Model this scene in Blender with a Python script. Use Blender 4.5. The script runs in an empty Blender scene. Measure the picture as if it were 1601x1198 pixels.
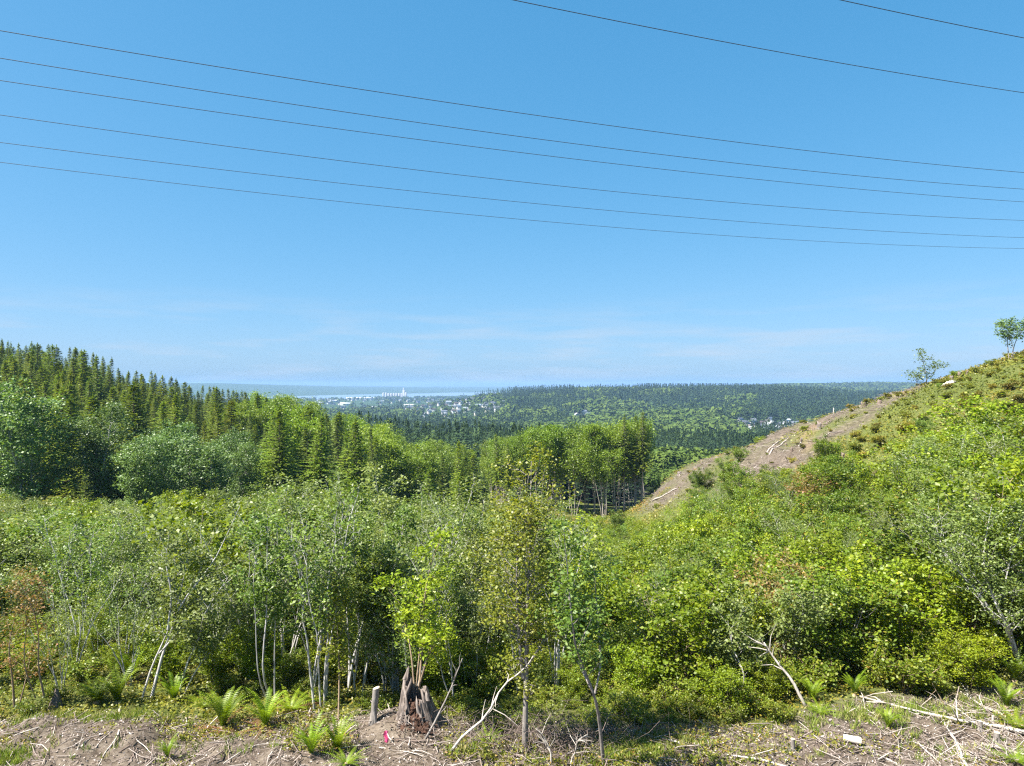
import bpy, math
import numpy as np

# ------------------------------------------------------------------ camera, sky, sun, exposure
SC = bpy.context.scene
COL = SC.collection
CAMZ = 110.0
FPX = 1082.0            # focal length in photo pixels (1601 wide)
CX, HY = 800.5, 601.0   # photo column of the view axis, photo row of the horizon

cam_d = bpy.data.cameras.new("camera")
cam_d.sensor_width = 36.0
cam_d.lens = 36.0 * FPX / 1601.0
cam_d.clip_start = 0.5
cam_d.clip_end = 60000.0
cam = bpy.data.objects.new("camera", cam_d)
COL.objects.link(cam)
cam.location = (0, 0, CAMZ)
cam.rotation_euler = (math.radians(90.1), 0, 0)
SC.camera = cam

SUN_AZ = -112.0     # degrees from the view axis, negative = to the left
SUN_EL = 55.0
world = bpy.data.worlds.new("World")
SC.world = world
world.use_nodes = True
wn = world.node_tree
for n in list(wn.nodes):
    wn.nodes.remove(n)
w_out = wn.nodes.new("ShaderNodeOutputWorld")
w_bg = wn.nodes.new("ShaderNodeBackground")
w_sky = wn.nodes.new("ShaderNodeTexSky")
w_sky.sky_type = 'NISHITA'
w_sky.sun_disc = False
w_sky.sun_elevation = math.radians(SUN_EL)
w_sky.sun_rotation = math.radians(SUN_AZ)
w_sky.altitude = 2000.0
w_sky.air_density = 1.0
w_sky.dust_density = 5.0
w_sky.ozone_density = 3.0
w_bg.inputs['Strength'].default_value = 0.050
# colour grade of the sky model: one even response per channel over the whole sky, then thin cloud streaks low over the hills
w_in = wn.nodes.new("ShaderNodeSeparateColor")
w_cmb = wn.nodes.new("ShaderNodeCombineColor")
for ch, (p_, k_) in enumerate([(1.03, 0.728), (0.53, 0.690), (0.42, 0.856)]):
    m1 = wn.nodes.new("ShaderNodeMath"); m1.operation = 'MULTIPLY'; m1.inputs[1].default_value = 0.12
    m2 = wn.nodes.new("ShaderNodeMath"); m2.operation = 'POWER'; m2.inputs[1].default_value = p_
    m3 = wn.nodes.new("ShaderNodeMath"); m3.operation = 'MULTIPLY'; m3.inputs[1].default_value = k_ / 0.12
    wn.links.new(w_in.outputs[ch], m1.inputs[0]); wn.links.new(m1.outputs[0], m2.inputs[0])
    wn.links.new(m2.outputs[0], m3.inputs[0]); wn.links.new(m3.outputs[0], w_cmb.inputs[ch])
w_tc = wn.nodes.new("ShaderNodeTexCoord")
w_map = wn.nodes.new("ShaderNodeMapping")
w_map.inputs['Scale'].default_value = (5.0, 5.0, 46.0)
w_noise = wn.nodes.new("ShaderNodeTexNoise")
w_noise.inputs['Scale'].default_value = 1.0
w_noise.inputs['Detail'].default_value = 7.0
w_noise.inputs['Roughness'].default_value = 0.55
w_ramp = wn.nodes.new("ShaderNodeValToRGB")
w_ramp.color_ramp.elements[0].position = 0.46
w_ramp.color_ramp.elements[1].position = 0.66
w_sep = wn.nodes.new("ShaderNodeSeparateXYZ")
w_band = wn.nodes.new("ShaderNodeValToRGB")     # clouds only in a low band above the horizon
be = w_band.color_ramp.elements
be[0].position = 0.0; be[0].color = (0.7, 0.7, 0.7, 1)
be[1].position = 0.13; be[1].color = (0, 0, 0, 1)
e = be.new(0.05); e.color = (1, 1, 1, 1)
w_mul = wn.nodes.new("ShaderNodeMath"); w_mul.operation = 'MULTIPLY'
w_mul2 = wn.nodes.new("ShaderNodeMath"); w_mul2.operation = 'MULTIPLY'; w_mul2.inputs[1].default_value = 0.6
w_mix = wn.nodes.new("ShaderNodeMixRGB")
w_mix.inputs['Color2'].default_value = (3.82, 4.56, 5.42, 1)
L = wn.links.new
L(w_sky.outputs[0], w_in.inputs[0])
L(w_tc.outputs['Generated'], w_map.inputs[0]); L(w_map.outputs[0], w_noise.inputs['Vector'])
L(w_noise.outputs['Fac'], w_ramp.inputs[0])
L(w_tc.outputs['Generated'], w_sep.inputs[0]); L(w_sep.outputs['Z'], w_band.inputs[0])
L(w_ramp.outputs[0], w_mul.inputs[0]); L(w_band.outputs[0], w_mul.inputs[1])
L(w_mul.outputs[0], w_mul2.inputs[0]); L(w_mul2.outputs[0], w_mix.inputs['Fac'])
L(w_cmb.outputs[0], w_mix.inputs['Color1']); L(w_mix.outputs[0], w_bg.inputs['Color'])
L(w_bg.outputs[0], w_out.inputs['Surface'])

sun_d = bpy.data.lights.new("sun", 'SUN')
sun_d.energy = 5.0
sun_d.angle = math.radians(0.5)
sun_d.color = (1.0, 0.955, 0.88)
sun = bpy.data.objects.new("sun", sun_d)
COL.objects.link(sun)
az, el = math.radians(SUN_AZ), math.radians(SUN_EL)
sdir = (math.sin(az) * math.cos(el), math.cos(az) * math.cos(el), math.sin(el))
from mathutils import Vector
sun.rotation_euler = Vector(sdir).to_track_quat('Z', 'Y').to_euler()
sun.location = (-60, 0, 200)

SC.view_settings.view_transform = 'Standard'
SC.view_settings.look = 'None'
SC.view_settings.exposure = 1.7
SC.view_settings.gamma = 1.0
SC.view_settings.use_curve_mapping = False
SC.render.engine = 'CYCLES'
cy = SC.cycles
cy.max_bounces = 5
cy.diffuse_bounces = 3
cy.glossy_bounces = 2
cy.transmission_bounces = 3
cy.transparent_max_bounces = 4
cy.volume_bounces = 0
cy.use_denoising = False
cy.pixel_filter_type = 'BLACKMAN_HARRIS'
cy.filter_width = 1.25
cy.sample_clamp_indirect = 4.0
cy.caustics_reflective = False
cy.caustics_refractive = False
SC.render.film_transparent = False

# ------------------------------------------------------------------ small maths
rng = np.random.default_rng(11)

def unit(v):
    return v / (np.linalg.norm(v, axis=-1, keepdims=True) + 1e-9)

def hash2(i, j, s):
    h = np.sin(i * 127.1 + j * 311.7 + s * 74.7) * 43758.5453
    return h - np.floor(h)

def vnoise(x, y, s=0.0):
    xi, yi = np.floor(x), np.floor(y)
    fx, fy = x - xi, y - yi
    fx = fx * fx * (3 - 2 * fx); fy = fy * fy * (3 - 2 * fy)
    a = hash2(xi, yi, s); b = hash2(xi + 1, yi, s); c = hash2(xi, yi + 1, s); d = hash2(xi + 1, yi + 1, s)
    return (a * (1 - fx) + b * fx) * (1 - fy) + (c * (1 - fx) + d * fx) * fy

def fbm(x, y, s=0.0, o=4):
    v = 0; a = 0.5
    for k in range(o):
        v = v + a * (vnoise(x * 2 ** k, y * 2 ** k, s + k * 3.1) - 0.5)
        a *= 0.5
    return v

# ------------------------------------------------------------------ the lie of the land: survey points (bearing as photo column, distance, height)
ROWS = {
 5:  {-400: 99.6, 400: 99.5, 1200: 99.5, 2000: 99.8},
 13: {-400: 99.6, 200: 99.5, 800: 99.5, 1300: 99.5, 2000: 100},
 20: {-300: 99.5, 200: 99.5, 700: 99.5, 1200: 99.5, 1700: 99.9},
 24: {-300: 99.2, 200: 99.2, 700: 98.9, 1200: 98.9, 1700: 100.4},
 32: {-300: 98, 200: 98, 700: 97.2, 1200: 98, 1450: 100.0, 1700: 101.3},
 45: {-300: 96.5, 200: 96, 600: 94.8, 850: 94.3, 1100: 95.6, 1300: 98.4, 1500: 101.6, 1750: 103.8},
 62: {-300: 95.5, 200: 94, 600: 91.5, 850: 90.6, 1100: 94.2, 1200: 97.4, 1300: 99.6, 1400: 101.8, 1520: 104.6, 1750: 108},
 80: {-300: 95.5, 100: 94.5, 350: 92.5, 600: 89.5, 850: 87.6, 1050: 91.2, 1150: 96.8, 1200: 99.6, 1250: 101.8, 1330: 104.3, 1400: 106.8, 1500: 109.9, 1601: 113.0, 1800: 117},
 96: {-300: 96, 100: 94.5, 350: 92, 600: 88.5, 850: 85.6, 1000: 88.6, 1120: 96.2, 1200: 102.0, 1260: 104.2, 1345: 106.8, 1420: 109.0, 1500: 111.1, 1601: 113.6, 1800: 118},
 116: {-300: 98, 0: 96, 250: 93.5, 450: 90.5, 600: 87, 850: 84.2, 980: 86.0, 1080: 94, 1110: 97.0, 1200: 100.2, 1260: 102, 1345: 104, 1420: 105, 1500: 107, 1601: 109, 1800: 112},
 135: {-300: 101.5, 0: 99, 250: 94.5, 450: 90, 600: 85.5, 850: 83, 990: 85, 1060: 92.8, 1100: 94.5, 1200: 95, 1300: 97, 1420: 98, 1601: 100},
 160: {-300: 105.5, 0: 103, 250: 97, 450: 91, 600: 84.5, 850: 81, 1000: 80.5, 1100: 83, 1200: 86, 1350: 88, 1600: 92},
 200: {-300: 112, 0: 108.5, 100: 105, 200: 99.5, 300: 95, 400: 92.5, 500: 89.5, 590: 82, 700: 78, 900: 76, 1100: 75, 1300: 77, 1600: 80},
 260: {-300: 108, 0: 104, 150: 98, 300: 91, 450: 86, 600: 79, 750: 74, 950: 71, 1100: 69, 1300: 67, 1600: 69},
 400: {-300: 82, 0: 78, 300: 71, 600: 65, 800: 61, 1000: 58, 1200: 55, 1400: 55, 1700: 60},
 700: {-300: 58, 0: 50, 300: 45, 600: 42, 800: 42, 1000: 43, 1200: 41, 1400: 44, 1700: 58},
 1150: {-300: 38, 200: 24, 500: 20, 700: 22, 900: 30, 1050: 34, 1200: 38, 1350: 41, 1600: 58},
 1700: {-300: 20, 200: 12, 500: 10, 660: 20, 800: 40, 950: 50, 1080: 54, 1150: 60, 1250: 70, 1330: 58, 1420: 48, 1600: 55},
 2350: {-300: 12, 200: 8, 500: 6, 640: 14, 710: 40, 760: 60, 820: 71, 900: 79, 1000: 74, 1100: 82, 1200: 73, 1300: 62, 1420: 58, 1600: 70},
 3100: {-300: 8, 200: 5, 500: 4, 640: 4, 760: 14, 900: 48, 1000: 60, 1100: 72, 1200: 78, 1300: 66, 1450: 64, 1700: 76},
 4200: {-300: 4, 200: 4, 430: 4, 650: 4, 800: 6, 1000: 32, 1150: 76, 1200: 87, 1280: 99, 1340: 107, 1420: 104, 1700: 110},
 4750: {-300: 0, 430: 0},
 5300: {-300: -8, 300: -8, 430: -8, 580: 0, 800: 5, 1000: 20, 1200: 50, 1400: 80, 1700: 90},
 5750: {-300: 10, 150: 6, 390: 0, 580: -6},
 6300: {500: -6, 700: 0, 900: 5, 1100: 10, 1400: 40},
 7400: {-300: 105, 100: 110, 250: 108, 390: 96, 500: 30, 600: 0, 700: -8, 900: -4, 1200: 5, 1600: 20},
 9200: {-300: 120, 250: 112, 390: 104, 500: 72, 600: 40, 750: 0, 900: -8, 1200: 0},
 11500: {0: 120, 390: 90, 600: 52, 750: 38, 900: 34, 1100: 20, 1500: 20},
 15000: {-300: 80, 300: 70, 800: 36, 1200: 20, 1700: 20},
}
cp = np.array([(((px - CX) / FPX), math.log(Y), z) for Y, r in ROWS.items() for px, z in r.items()])

def _phi(a, b):
    d2 = ((a[:, None, 0] - b[None, :, 0]) * 2.2) ** 2 + ((a[:, None, 1] - b[None, :, 1]) * 1.6) ** 2
    return 0.5 * d2 * np.log(d2 + 1e-12)

_n = len(cp)
_A = np.zeros((_n + 3, _n + 3))
_A[:_n, :_n] = _phi(cp, cp) + np.eye(_n) * 1e-4
_A[:_n, _n] = 1; _A[:_n, _n + 1:] = cp[:, :2]
_A[_n, :_n] = 1; _A[_n + 1:, :_n] = cp[:, :2].T
_W = np.linalg.solve(_A, np.concatenate([cp[:, 2], np.zeros(3)]))

def land(u, lnY):
    q = np.stack([np.ravel(u), np.ravel(lnY)], 1).astype(float)
    out = np.empty(len(q))
    for i in range(0, len(q), 20000):
        p = q[i:i + 20000]
        out[i:i + 20000] = _phi(p, cp) @ _W[:_n] + _W[_n] + p @ _W[_n + 1:]
    return out.reshape(np.shape(u))

def px_of(x, y):
    return CX + FPX * x / np.maximum(y, 1.0)

def bare_mask(x, y):
    """1 where the ground is bare earth and logging debris, 0 where plants cover it"""
    px = px_of(x, y)
    edge = 22.3 + 1.5 * fbm(x * 0.35, y * 0.35, 5.0) + np.interp(px, [1150, 1350], [0.0, 1.2])
    b1 = np.clip((edge - y) / 0.8, 0, 1)
    # logged spur on the right
    t = np.interp(px, [980, 1040, 1100, 1180, 1280, 1400, 1460], [124, 106, 88, 71, 75, 82, 88])
    b2 = np.clip((y - t) / 3.0 + fbm(x * 0.15, y * 0.15, 9.0) * 2.2, 0, 1) * np.clip((px - 985) / 40, 0, 1) * np.clip((1478 - px) / 40, 0, 1) * (y < 165)
    b2 = b2 * np.clip(0.62 + fbm(x * 0.22, y * 0.22, 21.0) * 2.6, 0.1, 1)
    return np.maximum(b1, b2)

def ground(x, y):
    x = np.asarray(x, float); y = np.asarray(y, float)
    yy = np.maximum(y, 4.0)
    z = land(x / yy, np.log(yy))
    z = np.where((yy < 4400) & (yy > 500), np.maximum(z, 3.0), z)
    near = np.clip((170 - yy) / 60, 0, 1)
    b = bare_mask(x, y)
    rough = fbm(x * 0.3, y * 0.3, 31.0) * 2.4 * b * np.clip((yy - 50) / 20, 0, 1) + fbm(x * 0.55, y * 0.55, 1.0) * 0.55 + fbm(x * 2.3, y * 2.3, 2.0) * 0.26 * (0.25 + b)
    far = (fbm(x / 160.0, y / 160.0, 4.0) * 16 + fbm(x / 300.0, y / 300.0, 14.0, 2) * 44) * np.clip((yy - 600) / 900, 0, 1) * np.clip((4300 - yy) / 600, 0, 1)
    far = far + fbm(x / 500.0, y / 300.0, 6.0) * np.clip((yy - 7600) / 2500, 0, 1) * 40
    z = z + near * rough + far
    # mound round the old stump and hummocks of pushed-up earth
    for mx, my, mr, mh in MOUNDS:
        d2 = ((x - mx) ** 2 + (y - my) ** 2) / mr ** 2
        z = z + mh * np.exp(-d2)
    return z

def at(px, py, Y):
    return np.array([(px - CX) / FPX * Y, Y, CAMZ - (py - HY) / FPX * Y])

MOUNDS = []
def hit(px, py, lo=12.0, hi=160.0):
    """where the line of sight through a photo pixel meets the ground"""
    Ys = np.exp(np.linspace(math.log(lo), math.log(hi), 1400))
    u = (px - CX) / FPX
    d = CAMZ - (py - HY) / FPX * Ys - ground(u * Ys, Ys)
    k = np.argmax(d < 0)
    Y = Ys[k]
    x = u * Y
    return np.array([x, Y, float(ground(np.array([x]), np.array([Y]))[0])])

MOUNDS = [((632 - CX) / FPX * 21.0, 21.0, 1.15, 0.55), ((70 - CX) / FPX * 21.2, 21.0, 0.9, 0.42), ((150 - CX) / FPX * 20.5, 20.3, 1.3, 0.30),
          ((225 - CX) / FPX * 20.6, 20.6, 0.8, 0.35), ((1080 - CX) / FPX * 20, 20.0, 0.5, 0.22), ((1310 - CX) / FPX * 21, 21.2, 0.9, 0.15)]

def gz(x, y):
    return float(ground(np.array([x]), np.array([y]))[0])

# ------------------------------------------------------------------ materials
def new_mat(name):
    m = bpy.data.materials.new(name)
    m.use_nodes = True
    nt = m.node_tree
    for n in list(nt.nodes):
        nt.nodes.remove(n)
    return m, nt, nt.nodes, nt.links.new

def ramp_node(nodes, cols):
    r = nodes.new("ShaderNodeValToRGB")
    el = r.color_ramp.elements
    for i, (p, c) in enumerate(cols):
        if i == 0:
            x = el[0]; x.position = p
        elif i == 1:
            x = el[1]; x.position = p
        else:
            x = el.new(p)
        x.color = (c[0], c[1], c[2], 1)
    return r

def leaf_mat(name, cols, trans=0.34, rough=0.45, spec=0.34, objvar=0.22, huevar=0.009):
    m, nt, N, K = new_mat(name)
    out = N.new("ShaderNodeOutputMaterial")
    at_ = N.new("ShaderNodeAttribute"); at_.attribute_name = "tint"
    r = ramp_node(N, cols)
    K(at_.outputs['Fac'], r.inputs[0])
    oi = N.new("ShaderNodeObjectInfo")
    hs = N.new("ShaderNodeHueSaturation"); hs.inputs['Saturation'].default_value = 1.06
    mv = N.new("ShaderNodeMapRange"); mv.inputs['To Min'].default_value = 1 - objvar; mv.inputs['To Max'].default_value = 1 + objvar
    K(oi.outputs['Random'], mv.inputs['Value'])
    mh = N.new("ShaderNodeMath"); mh.operation = 'MULTIPLY'; mh.inputs[1].default_value = 7.31
    fr = N.new("ShaderNodeMath"); fr.operation = 'FRACT'
    mr = N.new("ShaderNodeMapRange"); mr.inputs['To Min'].default_value = 0.487 - huevar; mr.inputs['To Max'].default_value = 0.487 + huevar
    K(oi.outputs['Random'], mh.inputs[0]); K(mh.outputs[0], fr.inputs[0]); K(fr.outputs[0], mr.inputs['Value'])
    K(mv.outputs[0], hs.inputs['Value']); K(mr.outputs[0], hs.inputs['Hue']); K(r.outputs[0], hs.inputs['Color'])
    p = N.new("ShaderNodeBsdfPrincipled")
    p.inputs['Roughness'].default_value = rough
    p.inputs['Specular IOR Level'].default_value = spec
    K(hs.outputs[0], p.inputs['Base Color'])
    t = N.new("ShaderNodeBsdfTranslucent")
    tc = N.new("ShaderNodeMixRGB"); tc.blend_type = 'MULTIPLY'; tc.inputs['Fac'].default_value = 1.0
    tc.inputs['Color2'].default_value = (1.5, 1.5, 0.6, 1)
    K(hs.outputs[0], tc.inputs['Color1']); K(tc.outputs[0], t.inputs['Color'])
    mx = N.new("ShaderNodeMixShader"); mx.inputs[0].default_value = trans
    K(p.outputs[0], mx.inputs[1]); K(t.outputs[0], mx.inputs[2]); K(mx.outputs[0], out.inputs['Surface'])
    return m

def bark_mat(name, c0, c1, scale=14.0, rough=0.85, stretch=0.25, c2=None):
    m, nt, N, K = new_mat(name)
    out = N.new("ShaderNodeOutputMaterial")
    tc = N.new("ShaderNodeTexCoord")
    mp = N.new("ShaderNodeMapping"); mp.inputs['Scale'].default_value = (1, 1, stretch)
    K(tc.outputs['Object'], mp.inputs[0])
    no = N.new("ShaderNodeTexNoise"); no.inputs['Scale'].default_value = scale; no.inputs['Detail'].default_value = 6; no.inputs['Roughness'].default_value = 0.7
    K(mp.outputs[0], no.inputs['Vector'])
    r = ramp_node(N, [(0.32, c0), (0.68, c1)] + ([(0.78, c2)] if c2 else []))
    K(no.outputs['Fac'], r.inputs[0])
    p = N.new("ShaderNodeBsdfPrincipled"); p.inputs['Roughness'].default_value = rough; p.inputs['Specular IOR Level'].default_value = 0.2
    K(r.outputs[0], p.inputs['Base Color'])
    b = N.new("ShaderNodeBump"); b.inputs['Strength'].default_value = 0.6; b.inputs['Distance'].default_value = 0.03
    K(no.outputs['Fac'], b.inputs['Height']); K(b.outputs[0], p.inputs['Normal'])
    K(p.outputs[0], out.inputs['Surface'])
    return m

def plain_mat(name, col, rough=0.7, var=0.12, scale=3.0, objvar=0.0):
    m, nt, N, K = new_mat(name)
    out = N.new("ShaderNodeOutputMaterial")
    no = N.new("ShaderNodeTexNoise"); no.inputs['Scale'].default_value = scale; no.inputs['Detail'].default_value = 4
    tc = N.new("ShaderNodeTexCoord"); K(tc.outputs['Object'], no.inputs['Vector'])
    r = ramp_node(N, [(0.3, [c * (1 - var) for c in col]), (0.7, [min(1, c * (1 + var)) for c in col])])
    K(no.outputs['Fac'], r.inputs[0])
    p = N.new("ShaderNodeBsdfPrincipled"); p.inputs['Roughness'].default_value = rough
    if objvar:
        oi = N.new("ShaderNodeObjectInfo"); hs = N.new("ShaderNodeHueSaturation")
        mv = N.new("ShaderNodeMapRange"); mv.inputs['To Min'].default_value = 1 - objvar; mv.inputs['To Max'].default_value = 1 + objvar
        K(oi.outputs['Random'], mv.inputs['Value']); K(mv.outputs[0], hs.inputs['Value']); K(r.outputs[0], hs.inputs['Color'])
        K(hs.outputs[0], p.inputs['Base Color'])
    else:
        K(r.outputs[0], p.inputs['Base Color'])
    K(p.outputs[0], out.inputs['Surface'])
    return m

M = {}
# foliage
M['alder'] = leaf_mat('alder_leaves', [(0.0, (0.062, 0.115, 0.020)), (0.55, (0.115, 0.185, 0.035)), (1.0, (0.20, 0.265, 0.065))])
M['sage'] = leaf_mat('grey_green_leaves', [(0.0, (0.088, 0.132, 0.036)), (0.6, (0.150, 0.205, 0.060)), (1.0, (0.24, 0.285, 0.10))])
M['lime'] = leaf_mat('bright_leaves', [(0.0, (0.085, 0.145, 0.014)), (0.6, (0.165, 0.235, 0.022)), (1.0, (0.27, 0.31, 0.04))])
M['maple'] = leaf_mat('maple_leaves', [(0.0, (0.058, 0.105, 0.015)), (0.62, (0.105, 0.170, 0.022)), (0.86, (0.17, 0.20, 0.03)), (1.0, (0.27, 0.15, 0.035))])
M['birch'] = leaf_mat('birch_leaves', [(0.0, (0.100, 0.135, 0.016)), (0.6, (0.165, 0.205, 0.028)), (1.0, (0.27, 0.28, 0.06))])
M['rust'] = leaf_mat('rusty_leaves', [(0.0, (0.10, 0.12, 0.03)), (0.5, (0.17, 0.14, 0.04)), (1.0, (0.27, 0.14, 0.06))])
M['bramble'] = leaf_mat('bramble_leaves', [(0.0, (0.070, 0.120, 0.016)), (0.6, (0.14, 0.195, 0.025)), (0.93, (0.23, 0.24, 0.04)), (1.0, (0.30, 0.15, 0.05))])
M['heath'] = leaf_mat('heath_leaves', [(0.0, (0.083, 0.116, 0.018)), (0.4, (0.154, 0.182, 0.028)), (0.75, (0.220, 0.215, 0.039)), (1.0, (0.264, 0.138, 0.050))], objvar=0.4, huevar=0.03)
M['fern'] = leaf_mat('fern_fronds', [(0.0, (0.080, 0.155, 0.015)), (1.0, (0.20, 0.28, 0.03))], trans=0.3)
M['deadfern'] = leaf_mat('dead_fern_fronds', [(0.0, (0.11, 0.065, 0.03)), (1.0, (0.22, 0.14, 0.07))], trans=0.2)
M['darkalder'] = leaf_mat('dark_alder_leaves', [(0.0, (0.065, 0.124, 0.036)), (0.6, (0.114, 0.195, 0.058)), (1.0, (0.195, 0.280, 0.098))], trans=0.28)
M['lightalder'] = leaf_mat('light_alder_leaves', [(0.0, (0.075, 0.140, 0.018)), (0.6, (0.135, 0.215, 0.028)), (1.0, (0.21, 0.285, 0.05))], trans=0.34)
M['spruce'] = leaf_mat('spruce_needles', [(0.0, (0.066, 0.109, 0.030)), (0.6, (0.122, 0.180, 0.044)), (1.0, (0.200, 0.258, 0.068))], trans=0.28, rough=0.6, spec=0.2)
M['hemlock'] = leaf_mat('hemlock_needles', [(0.0, (0.066, 0.119, 0.018)), (0.6, (0.127, 0.198, 0.026)), (1.0, (0.220, 0.275, 0.039))], trans=0.28, rough=0.6, spec=0.2)
M['olive'] = leaf_mat('olive_needles', [(0.0, (0.085, 0.128, 0.022)), (0.6, (0.150, 0.200, 0.036)), (1.0, (0.22, 0.255, 0.055))], trans=0.28, rough=0.6, spec=0.2)
M['grass'] = leaf_mat('grass_blades', [(0.0, (0.08, 0.14, 0.02)), (0.5, (0.16, 0.22, 0.04)), (1.0, (0.38, 0.33, 0.17))], trans=0.25)
M['cover'] = leaf_mat('ground_cover_leaves', [(0.0, (0.075, 0.110, 0.016)), (0.4, (0.145, 0.175, 0.026)), (0.75, (0.215, 0.205, 0.035)), (1.0, (0.25, 0.145, 0.05))], trans=0.22)
M['farcon'] = leaf_mat('far_conifers', [(0.0, (0.018, 0.040, 0.020)), (1.0, (0.046, 0.078, 0.028))], trans=0.0, rough=0.8, spec=0.1)
M['fardec'] = leaf_mat('far_broadleaves', [(0.0, (0.050, 0.092, 0.022)), (1.0, (0.110, 0.165, 0.036))], trans=0.1, rough=0.8, spec=0.1)
# wood
M['palebark'] = bark_mat('pale_alder_bark', (0.26, 0.24, 0.225), (0.55, 0.53, 0.50), 9.0)
M['greybark'] = bark_mat('grey_bark', (0.13, 0.11, 0.095), (0.33, 0.30, 0.27), 11.0)
M['conbark'] = bark_mat('conifer_bark', (0.09, 0.065, 0.05), (0.22, 0.17, 0.14), 10.0)
M['standbark'] = bark_mat('stand_trunk_bark', (0.26, 0.21, 0.18), (0.46, 0.41, 0.37), 5.0)
M['deadwood'] = bark_mat('bleached_deadwood', (0.28, 0.24, 0.20), (0.58, 0.53, 0.47), 12.0)
M['brownstem'] = bark_mat('brown_stems', (0.16, 0.11, 0.07), (0.36, 0.27, 0.18), 15.0)
M['stumpwood'] = bark_mat('weathered_stump_wood', (0.05, 0.037, 0.029), (0.28, 0.235, 0.205), 13.0, stretch=0.08, c2=(0.44, 0.40, 0.365))
M['rot'] = bark_mat('rotten_red_wood', (0.022, 0.013, 0.009), (0.105, 0.055, 0.036), 11.0, stretch=0.7, c2=(0.22, 0.14, 0.095))
M['cutwood'] = bark_mat('fresh_cut_wood', (0.42, 0.32, 0.21), (0.62, 0.52, 0.38), 20.0, stretch=1)
M['whitelog'] = bark_mat('white_log_bark', (0.34, 0.29, 0.24), (0.66, 0.62, 0.56), 7.0)
M['wire'] = plain_mat('weathered_conductor', (0.06, 0.065, 0.075), 0.5)
M['pink'] = plain_mat('pink_plastic_ribbon', (0.85, 0.10, 0.25), 0.5, 0.05)
M['litter'] = leaf_mat('twig_litter', [(0.0, (0.11, 0.085, 0.068)), (0.5, (0.27, 0.225, 0.185)), (1.0, (0.52, 0.47, 0.41))], trans=0.0, rough=0.85, spec=0.15)

# ground sheet
def terrain_mat():
    m, nt, N, K = new_mat('ground_soil_and_cover')
    out = N.new("ShaderNodeOutputMaterial")
    geo = N.new("ShaderNodeNewGeometry")
    def noise(scale, detail=6, rough=0.6):
        n = N.new("ShaderNodeTexNoise"); n.inputs['Scale'].default_value = scale; n.inputs['Detail'].default_value = detail; n.inputs['Roughness'].default_value = rough
        K(geo.outputs['Position'], n.inputs['Vector']); return n
    n1 = noise(1.7, 8, 0.7); n2 = noise(9.0, 6, 0.7); n3 = noise(0.25, 4); n4 = noise(0.02, 5)
    soil = ramp_node(N, [(0.36, (0.030, 0.021, 0.015)), (0.46, (0.085, 0.066, 0.049)), (0.60, (0.160, 0.131, 0.101)), (0.74, (0.30, 0.268, 0.225))])
    mxn = N.new("ShaderNodeMixRGB"); mxn.inputs['Fac'].default_value = 0.55
    K(n1.outputs['Fac'], mxn.inputs['Color1']); K(n2.outputs['Fac'], mxn.inputs['Color2']); K(mxn.outputs[0], soil.inputs[0])
    clay = ramp_node(N, [(0.3, (0.22, 0.135, 0.075)), (0.7, (0.36, 0.24, 0.14))])
    K(n1.outputs['Fac'], clay.inputs[0])
    green = ramp_node(N, [(0.25, (0.045, 0.062, 0.018)), (0.5, (0.085, 0.100, 0.025)), (0.75, (0.14, 0.125, 0.045))])
    K(n1.outputs['Fac'], green.inputs[0])
    far = ramp_node(N, [(0.3, (0.020, 0.042, 0.016)), (0.55, (0.036, 0.066, 0.020)), (0.75, (0.075, 0.10, 0.030))])
    K(n4.outputs['Fac'], far.inputs[0])
    def attr(nm):
        a = N.new("ShaderNodeAttribute"); a.attribute_name = nm; return a.outputs['Fac']
    def mix(f, a, b):
        x = N.new("ShaderNodeMixRGB"); K(f, x.inputs['Fac']); K(a, x.inputs['Color1']); K(b, x.inputs['Color2']); return x.outputs[0]
    c = mix(attr('far'), green.outputs[0], far.outputs[0])
    c = mix(attr('bare'), c, soil.outputs[0])
    c = mix(attr('clay'), c, clay.outputs[0])
    p = N.new("ShaderNodeBsdfPrincipled"); p.inputs['Roughness'].default_value = 0.95; p.inputs['Specular IOR Level'].default_value = 0.1
    K(c, p.inputs['Base Color'])
    b = N.new("ShaderNodeBump"); b.inputs['Strength'].default_value = 0.8; b.inputs['Distance'].default_value = 0.08
    K(mxn.outputs[0], b.inputs['Height']); K(b.outputs[0], p.inputs['Normal'])
    K(p.outputs[0], out.inputs['Surface'])
    return m
M['terrain'] = terrain_mat()

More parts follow.
